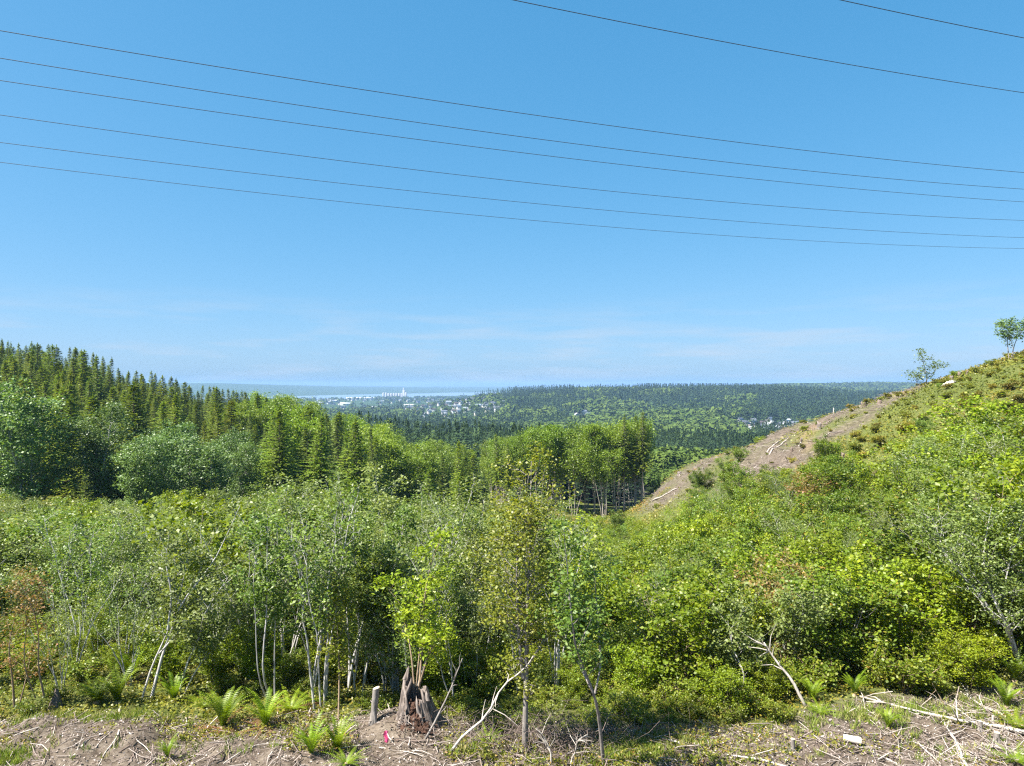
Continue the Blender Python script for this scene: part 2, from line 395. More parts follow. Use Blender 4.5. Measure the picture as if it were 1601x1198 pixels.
# ------------------------------------------------------------------ mesh building
class Acc:
    def __init__(self):
        self.V = []; self.Q = []; self.T = []; self.A = []; self.n = 0
    def add(self, V, Q=None, T=None, tint=0.5):
        V = np.asarray(V, np.float32)
        if Q is not None and len(Q): self.Q.append(np.asarray(Q) + self.n)
        if T is not None and len(T): self.T.append(np.asarray(T) + self.n)
        self.V.append(V)
        self.A.append(np.broadcast_to(np.asarray(tint, np.float32), (len(V),)))
        self.n += len(V)
    def mesh(self, name, mat, smooth=False, extra=None):
        me = bpy.data.meshes.new(name)
        V = np.concatenate(self.V)
        me.vertices.add(len(V)); me.vertices.foreach_set('co', V.astype(np.float32).ravel())
        parts = []; sizes = []
        if self.Q:
            q = np.concatenate(self.Q); parts.append(q.ravel()); sizes.append(np.full(len(q), 4))
        if self.T:
            t = np.concatenate(self.T); parts.append(t.ravel()); sizes.append(np.full(len(t), 3))
        loops = np.concatenate(parts).astype(np.int32); sizes = np.concatenate(sizes)
        starts = np.concatenate([[0], np.cumsum(sizes)[:-1]]).astype(np.int32)
        me.loops.add(len(loops)); me.loops.foreach_set('vertex_index', loops)
        me.polygons.add(len(sizes)); me.polygons.foreach_set('loop_start', starts)
        a = me.attributes.new('tint', 'FLOAT', 'POINT'); a.data.foreach_set('value', np.concatenate(self.A).astype(np.float32))
        for k, v in (extra or {}).items():
            a = me.attributes.new(k, 'FLOAT', 'POINT'); a.data.foreach_set('value', v.astype(np.float32))
        me.update(calc_edges=True)
        if smooth:
            me.polygons.foreach_set('use_smooth', np.ones(len(sizes), bool))
        me.materials.append(mat)
        return me

def tube(acc, path, rad, sides=5, tint=0.5, cap=False):
    P = np.asarray(path, float); n = len(P)
    R = np.broadcast_to(np.asarray(rad, float), (n,))
    T = unit(np.gradient(P, axis=0))
    ref = np.array([0.31, 0.17, 0.93]) if abs(np.mean(T[:, 2])) < 0.8 else np.array([0.95, 0.2, 0.1])
    B = unit(np.cross(T, ref)); C = np.cross(T, B)
    a = np.arange(sides) * 2 * math.pi / sides
    V = P[:, None] + R[:, None, None] * (np.cos(a)[None, :, None] * B[:, None] + np.sin(a)[None, :, None] * C[:, None])
    V = V.reshape(-1, 3)
    i = np.arange(n - 1)[:, None] * sides; j = np.arange(sides)[None]; j2 = (j + 1) % sides
    Q = np.stack([i + j, i + j2, i + sides + j2, i + sides + j], -1).reshape(-1, 4)
    Tt = []
    if cap:
        V = np.concatenate([V, P[:1], P[-1:]]); nb = n * sides
        for k in range(sides):
            Tt.append((nb, (k + 1) % sides, k)); Tt.append((nb + 1, (n - 1) * sides + k, (n - 1) * sides + (k + 1) % sides))
    acc.add(V, Q, np.array(Tt) if Tt else None, tint)

def spline(P, n):
    P = np.asarray(P, float)
    if len(P) == 2:
        return P[0] + (P[1] - P[0]) * np.linspace(0, 1, n)[:, None]
    E = np.concatenate([[2 * P[0] - P[1]], P, [2 * P[-1] - P[-2]]])
    out = []
    for t in np.linspace(0, len(P) - 1 - 1e-6, n):
        i = int(t); f = t - i
        p0, p1, p2, p3 = E[i:i + 4]
        out.append(0.5 * (2 * p1 + (p2 - p0) * f + (2 * p0 - 5 * p1 + 4 * p2 - p3) * f * f + (3 * p1 - p0 - 3 * p2 + p3) * f ** 3))
    return np.array(out)

def leaves(acc, C, D, Nn, ln, wd, tint, fold=0.12):
    """diamond leaves: centres, directions, normals (arrays), length, width"""
    A = unit(D)
    B = unit(np.cross(Nn, A)); Nn = np.cross(A, B)
    ln = np.broadcast_to(ln, (len(C),))[:, None]; wd = np.broadcast_to(wd, (len(C),))[:, None]
    V = np.stack([C - A * ln * 0.5, C + B * wd * 0.5 + Nn * wd * fold - A * ln * 0.05, C + A * ln * 0.5, C - B * wd * 0.5 + Nn * wd * fold - A * ln * 0.05], 1).reshape(-1, 3)
    Q = np.arange(len(C) * 4).reshape(-1, 4)
    acc.add(V, Q, None, np.repeat(np.broadcast_to(tint, (len(C),)), 4))

def rand_leaves(acc, r, C, ln, wd, tint, up=0.9, droop=0.25):
    n = len(C)
    a = r.uniform(0, 2 * math.pi, n)
    D = np.stack([np.cos(a), np.sin(a), r.normal(-droop, 0.45, n)], 1)
    Nn = np.stack([r.normal(0, 0.8, n), r.normal(0, 0.8, n), np.full(n, up)], 1)
    leaves(acc, C, D, Nn, ln * r.uniform(0.65, 1.3, n), wd * r.uniform(0.65, 1.3, n), np.clip(tint, 0, 1))

def link(name, data, parent=None, loc=None):
    o = bpy.data.objects.new(name, data)
    COL.objects.link(o)
    if parent is not None: o.parent = parent
    if loc is not None: o.location = loc
    return o

def tag(o, label, cat, group=None, kind=None):
    if label: o['label'] = label
    if cat: o['category'] = cat
    if group: o['group'] = group
    if kind: o['kind'] = kind
    return o

def broadleaf(seed, H, stems=2, R=1.6, cb=0.25, nbr=22, ntw=3, nleaf=4000, ll=0.1, lw=0.07, sig=0.16, prof='round', stem_r=0.05,
              twr=0.009, lean=0.15, rise=0.7, paths=None, sides=5, tex=0.45, wood_tw=True, tip_only=0.25, curve=0.03):
    """wood and leaf accumulators of a broadleaved tree or shrub, base at the origin.  paths: explicit stems"""
    r = np.random.default_rng(seed)
    W, F = Acc(), Acc()
    cl = []
    if paths is None:
        paths = []
        for s in range(stems):
            a = r.uniform(0, 2 * math.pi) if stems == 1 else 2 * math.pi * s / stems + r.normal(0, 0.4)
            d = np.array([math.cos(a), math.sin(a), 0])
            h = H * (1 if s == 0 else r.uniform(0.7, 0.98))
            off = d * (0.0 if stems == 1 else 0.06 * R + 0.03 * H * r.random())
            top = off + d * lean * H * r.uniform(0.4, 1.2) + np.array([0, 0, h])
            t = np.linspace(0, 1, 9)[:, None]
            P = off + (top - off) * np.concatenate([t ** 1.5, t ** 1.5, t], 1) + np.cumsum(r.normal(0, curve * H / 3, (9, 3)) * np.array([1, 1, 0.1]), 0) * t
            P[0] = off; P[0, 2] = -0.25
            paths.append((P, stem_r * r.uniform(0.75, 1.1)))
    per = max(1, nbr // len(paths))
    for P, sr in paths:
        n = len(P)
        ts = np.linspace(0, 1, n)
        tube(W, P, sr * (1 - 0.82 * ts ** 0.9), sides, r.random())
        h0, h1 = P[0, 2], P[:, 2].max()
        for b in range(per):
            tp = (b + r.random()) / per
            t = cb + (0.99 - cb) * tp
            k = min(int(t * (n - 1)), n - 2); f = t * (n - 1) - k
            s = P[k] * (1 - f) + P[k + 1] * f
            a = b * 2.39996 + r.normal(0, 0.5)
            if prof == 'round': pr = math.sqrt(max(0.05, 1 - (1.75 * tp - 0.85) ** 2))
            elif prof == 'cone': pr = 1.0 - 0.82 * tp
            elif prof == 'vase': pr = 0.45 + 0.75 * tp if tp < 0.8 else 1.05 - 1.8 * (tp - 0.8)
            else: pr = 0.8
            ln_ = R * pr * r.uniform(0.65, 1.15)
            up = rise * r.uniform(0.5, 1.4)
            d = unit(np.array([math.cos(a), math.sin(a), up]))
            q = np.linspace(0, 1, 5)[:, None]
            bend = np.array([0, 0, 1]) * ln_ * r.uniform(-0.12, 0.25)
            B = s + d * ln_ * q + bend * q ** 2 + np.cumsum(r.normal(0, 0.045 * ln_, (5, 3)), 0) * q
            rr = max(twr, sr * 0.42 * (1 - 0.7 * t))
            tube(W, B, rr * (1 - 0.75 * q[:, 0]), 3, r.random())
            for w in range(ntw):
                tq = r.uniform(tip_only, 1.0)
                kk = min(int(tq * 4), 3); ff = tq * 4 - kk
                s2 = B[kk] * (1 - ff) + B[kk + 1] * ff
                d2 = unit(d + r.normal(0, 0.65, 3))
                l2 = ln_ * r.uniform(0.18, 0.45)
                e2 = s2 + d2 * l2
                if wood_tw:
                    tube(W, np.array([s2, (s2 + e2) / 2 + r.normal(0, 0.04 * l2, 3), e2]), np.array([rr * 0.45, rr * 0.3, rr * 0.12]), 3, r.random())
                ct = r.random()
                for q2 in (0.45, 0.8, 1.0):
                    cl.append(np.concatenate([s2 + (e2 - s2) * q2, [ct, 0.6 + 0.6 * q2]]))
            cl.append(np.concatenate([B[-1], [r.random(), 1.2]]))
    cl = np.array(cl)
    p = cl[:, 4] / cl[:, 4].sum()
    idx = r.choice(len(cl), nleaf, p=p)
    C = cl[idx, :3] + r.normal(0, sig, (nleaf, 3)) * np.array([1, 1, 0.75])
    C[:, 2] = np.maximum(C[:, 2], 0.05)
    tint = tex * cl[idx, 3] + (1 - tex) * r.random(nleaf)
    rand_leaves(F, r, C, ll, lw, tint)
    return W, F

def conifer(seed, H, R, cb=0.06, whorl=0.36, per=6, spray=0.5, sw=0.17, droop=0.25, gaps=0.1, taper=1.0, tex=0.45, trunk_r=None, dead=0):
    r = np.random.default_rng(seed)
    W, F = Acc(), Acc()
    tr = trunk_r or H * 0.011
    zz = np.linspace(-0.3, H, 10)
    P = np.stack([np.cumsum(r.normal(0, 0.02, 10)), np.cumsum(r.normal(0, 0.02, 10)), zz], 1)
    tube(W, P, tr * (1 - 0.93 * np.linspace(0, 1, 10)), 6, 0.5)
    cx = lambda z: np.array([np.interp(z, zz, P[:, 0]), np.interp(z, zz, P[:, 1]), z])
    z = H * cb
    Cs, Ds, Ns, Ls, Ts = [], [], [], [], []
    while z < H * 0.985:
        t = (z / H - cb) / (1 - cb)
        L0 = R * ((1 - t) ** (0.85 * taper)) * (0.62 + 0.38 * min(1, t / 0.12)) + 0.10
        a0 = r.uniform(0, 6.28)
        for b in range(per):
            if r.random() < gaps + 0.35 * max(0, t - 0.7): continue
            a = a0 + b * 2 * math.pi / per + r.normal(0, 0.25)
            ln_ = L0 * r.uniform(0.65, 1.18)
            d = np.array([math.cos(a), math.sin(a), 0.0])
            s = cx(z + r.uniform(-0.5, 0.5) * whorl)
            rise = 0.75 * t - 0.10 + r.normal(0, 0.08)
            n = max(2, int(ln_ / (spray * 0.40)))
            q = (np.arange(n) + r.random(n) * 0.6 + 0.35) / n
            zo = rise * ln_ * q - droop * ln_ * q ** 2 * (1.25 - t)
            pts = s + d * (ln_ * q)[:, None]; pts[:, 2] += zo
            if z < H * 0.97:
                e = s + d * ln_ * 0.9; e[2] += rise * ln_ * 0.9 - droop * ln_ * 0.8 * (1.25 - t)
                tube(W, np.array([s, (s + e) / 2 + np.array([0, 0, 0.06 * ln_]), e]), np.array([tr * 0.10, tr * 0.07, tr * 0.03]), 3, 0.4)
            perp = np.array([-d[1], d[0], 0])
            ct = r.random()
            for sgn in (-1, 1):
                w = (0.55 + 0.45 * (1 - q))
                dd = d * 0.75 + perp * sgn * r.uniform(0.45, 1.0, n)[:, None]
                dd[:, 2] = r.normal(-0.12, 0.22, n) + 0.3 * t
                ls = spray * w * (1.0 - 0.55 * t) * r.uniform(0.75, 1.3, n)
                Cs.append(pts + unit(dd) * (ls * 0.42)[:, None]); Ds.append(dd)
                Ns.append(np.stack([r.normal(0, 0.75, n), r.normal(0, 0.75, n), np.ones(n)], 1)); Ls.append(ls)
                Ts.append(tex * ct + (1 - tex) * r.random(n))
            Cs.append(pts[-1:] + d * spray * 0.3 * (1 - 0.6 * t)); Ds.append(d[None] + np.array([[0, 0, rise - droop]])); Ns.append(np.array([[0, 0, 1.0]])); Ls.append(np.array([spray * (1.05 - 0.55 * t)])); Ts.append(np.array([ct]))
        z += whorl * (1.0 - 0.35 * t) * r.uniform(0.8, 1.2)
    # leading shoot
    m = 7
    Cs.append(np.stack([np.full(m, P[-1, 0]), np.full(m, P[-1, 1]), H - np.linspace(-0.25, 0.7, m)], 1))
    aa = r.uniform(0, 6.28, m); Ds.append(np.stack([np.cos(aa) * 0.3, np.sin(aa) * 0.3, np.ones(m)], 1)); Ns.append(np.stack([-np.sin(aa), np.cos(aa), np.zeros(m)], 1)); Ls.append(np.full(m, spray * 0.6)); Ts.append(np.full(m, 0.6))
    for k in range(dead):                                   # bare lower limbs
        zz_ = H * r.uniform(0.06, cb + 0.05); a = r.uniform(0, 6.28); ln_ = R * r.uniform(0.4, 0.9)
        s = cx(zz_); e = s + np.array([math.cos(a) * ln_, math.sin(a) * ln_, -0.15 * ln_])
        tube(W, np.array([s, (s + e) / 2 + np.array([0, 0, 0.05]), e]), np.array([tr * 0.2, tr * 0.13, 0.008]), 3, r.random())
    C = np.concatenate(Cs); ls = np.concatenate(Ls)
    leaves(F, C, np.concatenate(Ds), np.concatenate(Ns), ls, sw / spray * ls * r.uniform(0.8, 1.3, len(ls)), np.clip(np.concatenate(Ts), 0, 1), fold=-0.15)
    return W, F

# prototypes: (wood mesh, leaf mesh, height)
PROTO = {}
def proto(key, wf, H, wood, leaf, names=('trunk', 'crown')):
    W, F = wf
    PROTO[key] = (W.mesh(key + '_' + names[0], M[wood], True), F.mesh(key + '_' + names[1], M[leaf]), H, names)

def plant(key, name, x, y, h, label, cat, group=None, rz=None, wide=1.0, z=None, sink=0.05, tilt=0.035):
    wm, lm, H, names = PROTO[key]
    root = link(name, None)
    root.empty_display_size = 0.3
    s = h / H
    zz = gz(x, y) if z is None else z
    root.location = (x, y, zz - sink)
    root.rotation_euler = (rng.normal(0, tilt), rng.normal(0, tilt), rng.uniform(0, 6.28) if rz is None else rz)
    root.scale = (s * wide, s * wide, s)
    link(names[0], wm, root); link(names[1], lm, root)
    tag(root, label, cat, group)
    return root
# ------------------------------------------------------------------ the ground sheet, the river
def build_ground():
    lnY = np.concatenate([np.linspace(math.log(4.5), math.log(15.5), 50, endpoint=False), np.linspace(math.log(15.5), math.log(26), 120, endpoint=False),
                          np.linspace(math.log(26), math.log(170), 140, endpoint=False), np.linspace(math.log(170), math.log(16000), 150)])
    u = np.concatenate([np.linspace(-1.6, -0.85, 24, endpoint=False), np.linspace(-0.85, 0.85, 290), np.linspace(0.85, 1.6, 25)[1:]])
    U, Lv = np.meshgrid(u, lnY)
    Y = np.exp(Lv); X = U * Y
    Z = ground(X.ravel(), Y.ravel()).reshape(X.shape)
    nr, nc = X.shape
    V = np.stack([X, Y, Z], -1).reshape(-1, 3)
    i = np.arange(nr - 1)[:, None] * nc; j = np.arange(nc - 1)[None]
    Q = np.stack([i + j, i + j + 1, i + nc + j + 1, i + nc + j], -1).reshape(-1, 4)
    a = Acc(); a.add(V, Q)
    xf, yf = X.ravel(), Y.ravel()
    px = px_of(xf, yf)
    clay = 0.4 * np.clip(1.2 - np.hypot((px - 1262) / 20, (yf - 88) / 9) + 1.5 * fbm(xf * 0.4, yf * 0.4, 51.0), 0, 1) + np.clip(1.0 - np.hypot((px - 1410) / 18, (yf - 92) / 5), 0, 1) * 0.7
    me = a.mesh('ground', M['terrain'], True, {'bare': bare_mask(xf, yf), 'far': np.clip((yf - 180) / 120, 0, 1), 'clay': np.clip(clay, 0, 1)})
    tag(link('ground', me), None, None, kind='structure')
build_ground()

def build_river():
    m, nt, N, K = new_mat('river_water')
    out = N.new("ShaderNodeOutputMaterial")
    p = N.new("ShaderNodeBsdfPrincipled"); p.inputs['Base Color'].default_value = (0.16, 0.20, 0.22, 1); p.inputs['Roughness'].default_value = 0.25
    geo = N.new("ShaderNodeNewGeometry"); no = N.new("ShaderNodeTexNoise"); no.inputs['Scale'].default_value = 0.05; no.inputs['Detail'].default_value = 5
    K(geo.outputs['Position'], no.inputs['Vector'])
    b = N.new("ShaderNodeBump"); b.inputs['Strength'].default_value = 0.25; b.inputs['Distance'].default_value = 2.0
    K(no.outputs['Fac'], b.inputs['Height']); K(b.outputs[0], p.inputs['Normal']); K(p.outputs[0], out.inputs['Surface'])
    xs = np.linspace(-9000, 7000, 9); ys = np.linspace(4450, 11500, 9)
    X, Y = np.meshgrid(xs, ys)
    a = Acc(); V = np.stack([X, Y, np.zeros_like(X)], -1).reshape(-1, 3)
    i = np.arange(8)[:, None] * 9; j = np.arange(8)[None]
    a.add(V, np.stack([i + j, i + j + 1, i + 9 + j + 1, i + 9 + j], -1).reshape(-1, 4))
    tag(link('river', a.mesh('river', m)), None, None, kind='structure')
build_river()
# ------------------------------------------------------------------ overhead power lines
def build_wires():
    A = math.radians(70)
    dv = np.array([math.sin(A), math.cos(A)])
    data = [  # image rows at the left edge, middle and right edge; distance straight ahead
        ((0, 47), (800, 174), (1600, 269), 25.0, "lower conductor of the overhead lines, topmost of the six across the whole sky"),
        ((0, 90), (800, 211), (1600, 295), 27.2, "second thin conductor from the top of the six across the whole sky"),
        ((0, 125), (800, 236), (1600, 315), 29.4, "third thin conductor from the top of the six across the whole sky"),
        ((0, 179), (800, 282), (1600, 344), 32.5, "fourth thin conductor from the top of the six across the whole sky"),
        ((0, 222), (800, 314), (1600, 371), 35.7, "fifth thin conductor from the top of the six across the whole sky"),
        ((0, 253), (800, 341), (1600, 388), 39.0, "lowest overhead conductor, the last one above the horizon"),
        ((808, 0), (1200, 77), (1600, 144), 18.2, "dark overhead conductor leaving the sky at the top middle"),
        ((1320, 0), (1460, 30), (1600, 58), 15.4, "short stretch of overhead conductor crossing the top corner of the sky"),
    ]
    for p0, p1, p2, D, label in data:
        S, Z = [], []
        for px, py in (p0, p1, p2):
            u = (px - CX) / FPX
            s = u * D / (dv[0] - u * dv[1])
            y = D + s * dv[1]
            S.append(s); Z.append(CAMZ - (py - HY) / FPX * y)
        c = np.polyfit(S, Z, 2)
        s = np.linspace(S[0] - 14 if D > 20 else -45, S[2] + 30, 60)
        P = np.stack([s * dv[0], D + s * dv[1], np.polyval(c, s)], 1)
        a = Acc(); tube(a, P, 0.0110 if D > 20 else 0.0105, 6, cap=True)
        o = link('power_line', a.mesh('power_line', M['wire'], True))
        tag(o, label, 'power line', 'overhead conductors')
build_wires()

# ------------------------------------------------------------------ plant prototypes
def make_protos():
    for k in range(4):   # young alder saplings with pale thin stems
        proto(f'sapling{k}', broadleaf(100 + k, 7.0, stems=3 + k % 3, R=1.2, cb=0.36, twr=0.012, nbr=46, ntw=5, nleaf=4600, ll=0.125, lw=0.085, sig=0.18, prof='vase', stem_r=0.050, lean=0.17, rise=1.1, curve=0.05), 7.0, 'palebark', ['alder', 'sage', 'alder', 'sage'][k], ('stem', 'foliage'))
    for k in range(3):
        proto(f'lime{k}', broadleaf(200 + k, 3.6, stems=6, R=1.35, cb=0.10, nbr=54, ntw=4, nleaf=6500, ll=0.125, lw=0.095, sig=0.15, prof='round', stem_r=0.026, lean=0.32, rise=0.7), 3.6, 'brownstem', 'lime', ('stem', 'foliage'))
    for k in range(3):
        proto(f'maple{k}', broadleaf(300 + k, 4.4, stems=5, R=1.6, cb=0.12, nbr=54, ntw=4, nleaf=7200, ll=0.14, lw=0.115, sig=0.18, prof='round', stem_r=0.036, lean=0.30, rise=0.6), 4.4, 'greybark', 'maple', ('stem', 'foliage'))
    for k in range(3):
        proto(f'willow{k}', broadleaf(400 + k, 5.0, stems=6, R=1.35, cb=0.15, twr=0.011, nbr=58, ntw=4, nleaf=8000, ll=0.115, lw=0.055, sig=0.19, prof='round', stem_r=0.038, lean=0.27, rise=1.0), 5.0, 'palebark', 'sage', ('stem', 'foliage'))
    for k in range(3):
        proto(f'bramble{k}', broadleaf(500 + k, 1.3, stems=9, R=0.75, cb=0.05, nbr=36, ntw=3, nleaf=1900, ll=0.105, lw=0.085, sig=0.12, prof='flat', stem_r=0.012, lean=0.55, rise=0.5, sides=3), 1.3, 'brownstem', 'bramble', ('stem', 'foliage'))
    for k in range(3):
        proto(f'heath{k}', broadleaf(540 + k, 1.3, stems=9, R=0.85, cb=0.05, nbr=30, ntw=3, nleaf=1500, ll=0.19, lw=0.13, sig=0.14, prof='flat', stem_r=0.012, lean=0.55, rise=0.5, sides=3, wood_tw=False), 1.3, 'brownstem', 'heath', ('stem', 'foliage'))
    for k in range(4):   # slim saplings, bare below
        proto(f'slim{k}', broadleaf(150 + k, 6.4, stems=(2, 4, 3, 5)[k], R=0.95, cb=0.46, nbr=40, ntw=5, nleaf=(2300, 2000, 2600, 1500)[k], ll=0.12, lw=0.08, sig=0.16, prof='vase', stem_r=0.048, twr=0.012, lean=(0.10, 0.22, 0.16, 0.25)[k], rise=1.3, curve=0.06), 6.4, 'palebark', ['sage', 'alder', 'lime', 'sage'][k], ('stem', 'foliage'))
    for k in range(2):   # nearly bare twiggy shrubs
        proto(f'twiggy{k}', broadleaf(580 + k, 4.6, stems=6, R=1.1, cb=0.2, nbr=54, ntw=6, nleaf=750, ll=0.10, lw=0.07, sig=0.12, prof='vase', stem_r=0.036, twr=0.013, lean=0.26, rise=1.2, curve=0.06), 4.6, 'palebark', 'sage', ('stem', 'foliage'))
    proto('rust0', broadleaf(610, 2.4, stems=5, R=0.9, cb=0.3, nbr=34, ntw=4, nleaf=2600, ll=0.085, lw=0.06, sig=0.12, stem_r=0.02, lean=0.25), 2.4, 'brownstem', 'rust', ('stem', 'foliage'))
    for k in range(2):   # far hillside bush, larger leaf sprays
        proto(f'bush{k}', broadleaf(650 + k, 3.2, stems=4, R=1.6, cb=0.08, nbr=40, ntw=3, nleaf=3400, ll=0.20, lw=0.15, sig=0.2, stem_r=0.04, lean=0.3, wood_tw=False), 3.2, 'greybark', ['alder', 'lime'][k], ('stem', 'foliage'))
    for k in range(4):   # tall alders of the wood edge, foliage nearly to the ground
        proto(f'alder{k}', broadleaf(700 + k, 14.0, stems=2 + k % 2, R=3.4, cb=0.03, nbr=96, ntw=6, nleaf=12500, ll=0.29, lw=0.22, sig=0.42, prof='round', stem_r=0.15, lean=0.12, rise=0.65, wood_tw=False), 14.0, 'palebark', 'darkalder')
    for k in range(3):   # tall light alders with bare stems below
        proto(f'pole{k}', broadleaf(800 + k, 17.0, stems=(1, 2, 5)[k], R=2.9, cb=0.58, nbr=75, ntw=6, nleaf=7500, ll=0.30, lw=0.22, sig=0.42, prof='round', stem_r=(0.13, 0.11, 0.085)[k], lean=(0.06, 0.10, 0.16)[k], rise=0.9, wood_tw=False, curve=0.035), 17.0, 'standbark', 'lightalder')
    for k in range(2):
        proto(f'round{k}', broadleaf(850 + k, 13.0, stems=2, R=3.5, cb=0.2, nbr=76, ntw=5, nleaf=8500, ll=0.32, lw=0.24, sig=0.45, prof='round', stem_r=0.14, lean=0.12, rise=0.7, wood_tw=False), 13.0, 'palebark', 'lightalder')
    for k in range(3):
        proto(f'spruce{k}', conifer(900 + k, 15.0, 3.3, whorl=0.38, per=8, spray=0.78, sw=0.27, droop=0.14, gaps=0.14, taper=1.45), 15.0, 'conbark', 'spruce')
    for k in range(3):
        proto(f'olive{k}', conifer(930 + k, 14.0, 3.5, whorl=0.38, per=8, spray=0.80, sw=0.28, droop=0.2, gaps=0.1, taper=1.4), 14.0, 'conbark', 'olive')
    for k in range(3):
        proto(f'hemlock{k}', conifer(960 + k, 14.0, 3.6, whorl=0.34, per=9, spray=0.80, sw=0.30, droop=0.30, gaps=0.06, taper=1.1), 14.0, 'conbark', 'hemlock')
    for k in range(2):
        proto(f'pole_fir{k}', conifer(990 + k, 21.0, 2.9, cb=0.40, whorl=0.38, per=8, spray=0.80, sw=0.30, droop=0.28, gaps=0.08, taper=0.95, dead=60, trunk_r=0.17), 21.0, 'standbark', 'hemlock')
    for k in range(2):
        proto(f'young{k}', conifer(1010 + k, 4.5, 1.25, whorl=0.22, per=7, spray=0.30, sw=0.11, droop=0.3, gaps=0.05, taper=0.9), 4.5, 'conbark', 'hemlock')
make_protos()

# ------------------------------------------------------------------ woods: individual trees out to about 260 m
placed = []
_grid = {}; _done = [0]
def free(x, y, r):
    i, j = int(x // 8), int(y // 8)
    for p in placed[_done[0]:]:
        _grid.setdefault((int(p[0] // 8), int(p[1] // 8)), []).append(p)
    _done[0] = len(placed)
    for di in (-1, 0, 1):
        for dj in (-1, 0, 1):
            for (a, b, q) in _grid.get((i + di, j + dj), ()):
                if (a - x) ** 2 + (b - y) ** 2 < (0.5 * (r + q)) ** 2: return False
    return True

HILL_SKY = ([-100, 0, 60, 120, 180, 240, 300, 340, 400, 450, 520, 570, 590, 620, 700, 780], [512, 520, 536, 543, 562, 580, 602, 606, 616, 630, 640, 660, 672, 690, 700, 705])

def wood_tree(kind, x, y, h, label, cat, group, r, z=None, **kw):
    nm = {'alder': 'alder_tree', 'pole': 'alder_tree', 'round': 'alder_tree', 'spruce': 'spruce_tree', 'olive': 'fir_tree', 'hemlock': 'hemlock_tree', 'pole_fir': 'fir_tree', 'young': 'young_conifer'}[kind.rstrip('0123456789')]
    placed.append((x, y, r))
    return plant(kind, nm, x, y, h, label, cat, group, z=z, sink=0.2, **kw)

def X(px, Y):
    return (px - CX) / FPX * Y

STANDMARK = ["behind the first bare-trunked conifers", "behind the slender alder", "behind the thin-trunked alder", "behind the forked alder", "behind the white multi-stemmed alder", "behind the tall end conifers"]
# trees that can be told apart
KEY = [
 # kind, column, distance, row of the top, label
 ('alder0', 45, 84, 604, "big rounded dark alder at the wood's edge, furthest toward the picture's side", 1.15),
 ('alder1', 150, 88, 640, "broad grey-green alder at the wood's edge beside the biggest one", 1.1),
 ('alder2', 228, 82, 690, "low rounded dark alder in front of the hillside conifers", 1.2),
 ('alder3', 320, 86, 684, "bright-topped rounded alder between the dark alders and the fresh green conifers", 1.25),
 ('alder0', 262, 96, 668, "alder rising behind two rounded alders at the wood's edge", 1.1),
 ('hemlock0', 440, 98, 640, "tall fresh green conifer at the wood's edge, first of three", 1.0),
 ('hemlock1', 500, 103, 648, "fresh green conifer standing between two taller ones at the wood's edge", 1.05),
 ('hemlock2', 562, 100, 655, "broad fresh green conifer with dark shaded side ending the row at the wood's edge", 1.15),
 ('alder2', 385, 95, 700, "dark broadleaved tree below the first fresh green conifer", 1.0),
 ('spruce0', 590, 112, 668, "dark narrow conifer pressed against the shaded broad one", 0.8),
 ('young0', 135, 74, 742, "small yellow-green young conifer alone in front of the dark alders", 1.0),
 ('hemlock1', 668, 84, 730, "small bushy yellow-green conifer standing in the clearing below the alder band", 0.9),
 ('hemlock2', 715, 76, 742, "bushy lime-green conifer in the clearing next to the leaning birch", 1.0),
 ('hemlock0', 720, 132, 690, "slim green conifer above the bushy clearing conifers", 0.8),
 ('pole_fir0', 782, 148, 678, "tall conifer with bare grey trunk at the start of the cut stand edge", 1.0),
 ('pole_fir1', 800, 150, 690, "bare-trunked conifer second along the cut stand edge", 0.9),
 ('pole1', 842, 150, 676, "slender light green alder at the near end of the cut stand edge", 1.0),
 ('pole0', 868, 153, 672, "light green alder with thin bare trunk, second broadleaf of the stand edge", 1.0),
 ('pole2', 898, 149, 672, "forked light green alder with several bare trunks amid the stand edge", 1.0),
 ('pole0', 930, 151, 670, "light green alder beside the white multi-stemmed one", 1.0),
 ('pole2', 945, 144, 674, "white multi-stemmed alder fanning out at the front of the stand edge", 1.05),
 ('pole1', 965, 152, 668, "light green alder just before the tall end conifers", 1.0),
 ('pole_fir0', 975, 150, 650, "tall pointed conifer with bare lower trunk near the end of the stand edge", 1.0),
 ('pole_fir1', 992, 154, 648, "tall conifer with dead lower limbs inside the end of the stand", 1.0),
 ('pole_fir0', 1004, 150, 643, "tallest conifer closing the stand edge above the logged spur", 1.05),
 ('pole1', 822, 158, 678, "light green alder half hidden at the back of the stand edge", 1.0),
]
for kind, px, Y, top, label, wide in KEY:
    x = X(px, Y); zg = gz(x, Y)
    h = (CAMZ - (top - HY) / FPX * Y) - zg
    cat = 'alder tree' if kind[:-1] in ('alder', 'pole', 'round') else 'conifer'
    wood_tree(kind, x, Y, h, label, cat, None, 4.0 if kind[:-1] != 'pole' else 2.5, wide=wide)

WOODMARK = [(-20, "above the biggest dark alder"), (70, "between the two big dark alders"), (150, "above the lone yellow-green young conifer"), (225, "above the low rounded alder"), (310, "above the bright-topped alder"), (390, "beside the first fresh green conifer"),
            (440, "behind the first fresh green conifer"), (500, "behind the middle fresh green conifer"), (565, "behind the broad shaded conifer"), (630, "just past the narrow dark conifer"), (680, "above the small clearing conifer"), (725, "above the lime-green clearing conifer"), (780, "next to the first bare-trunked conifer")]

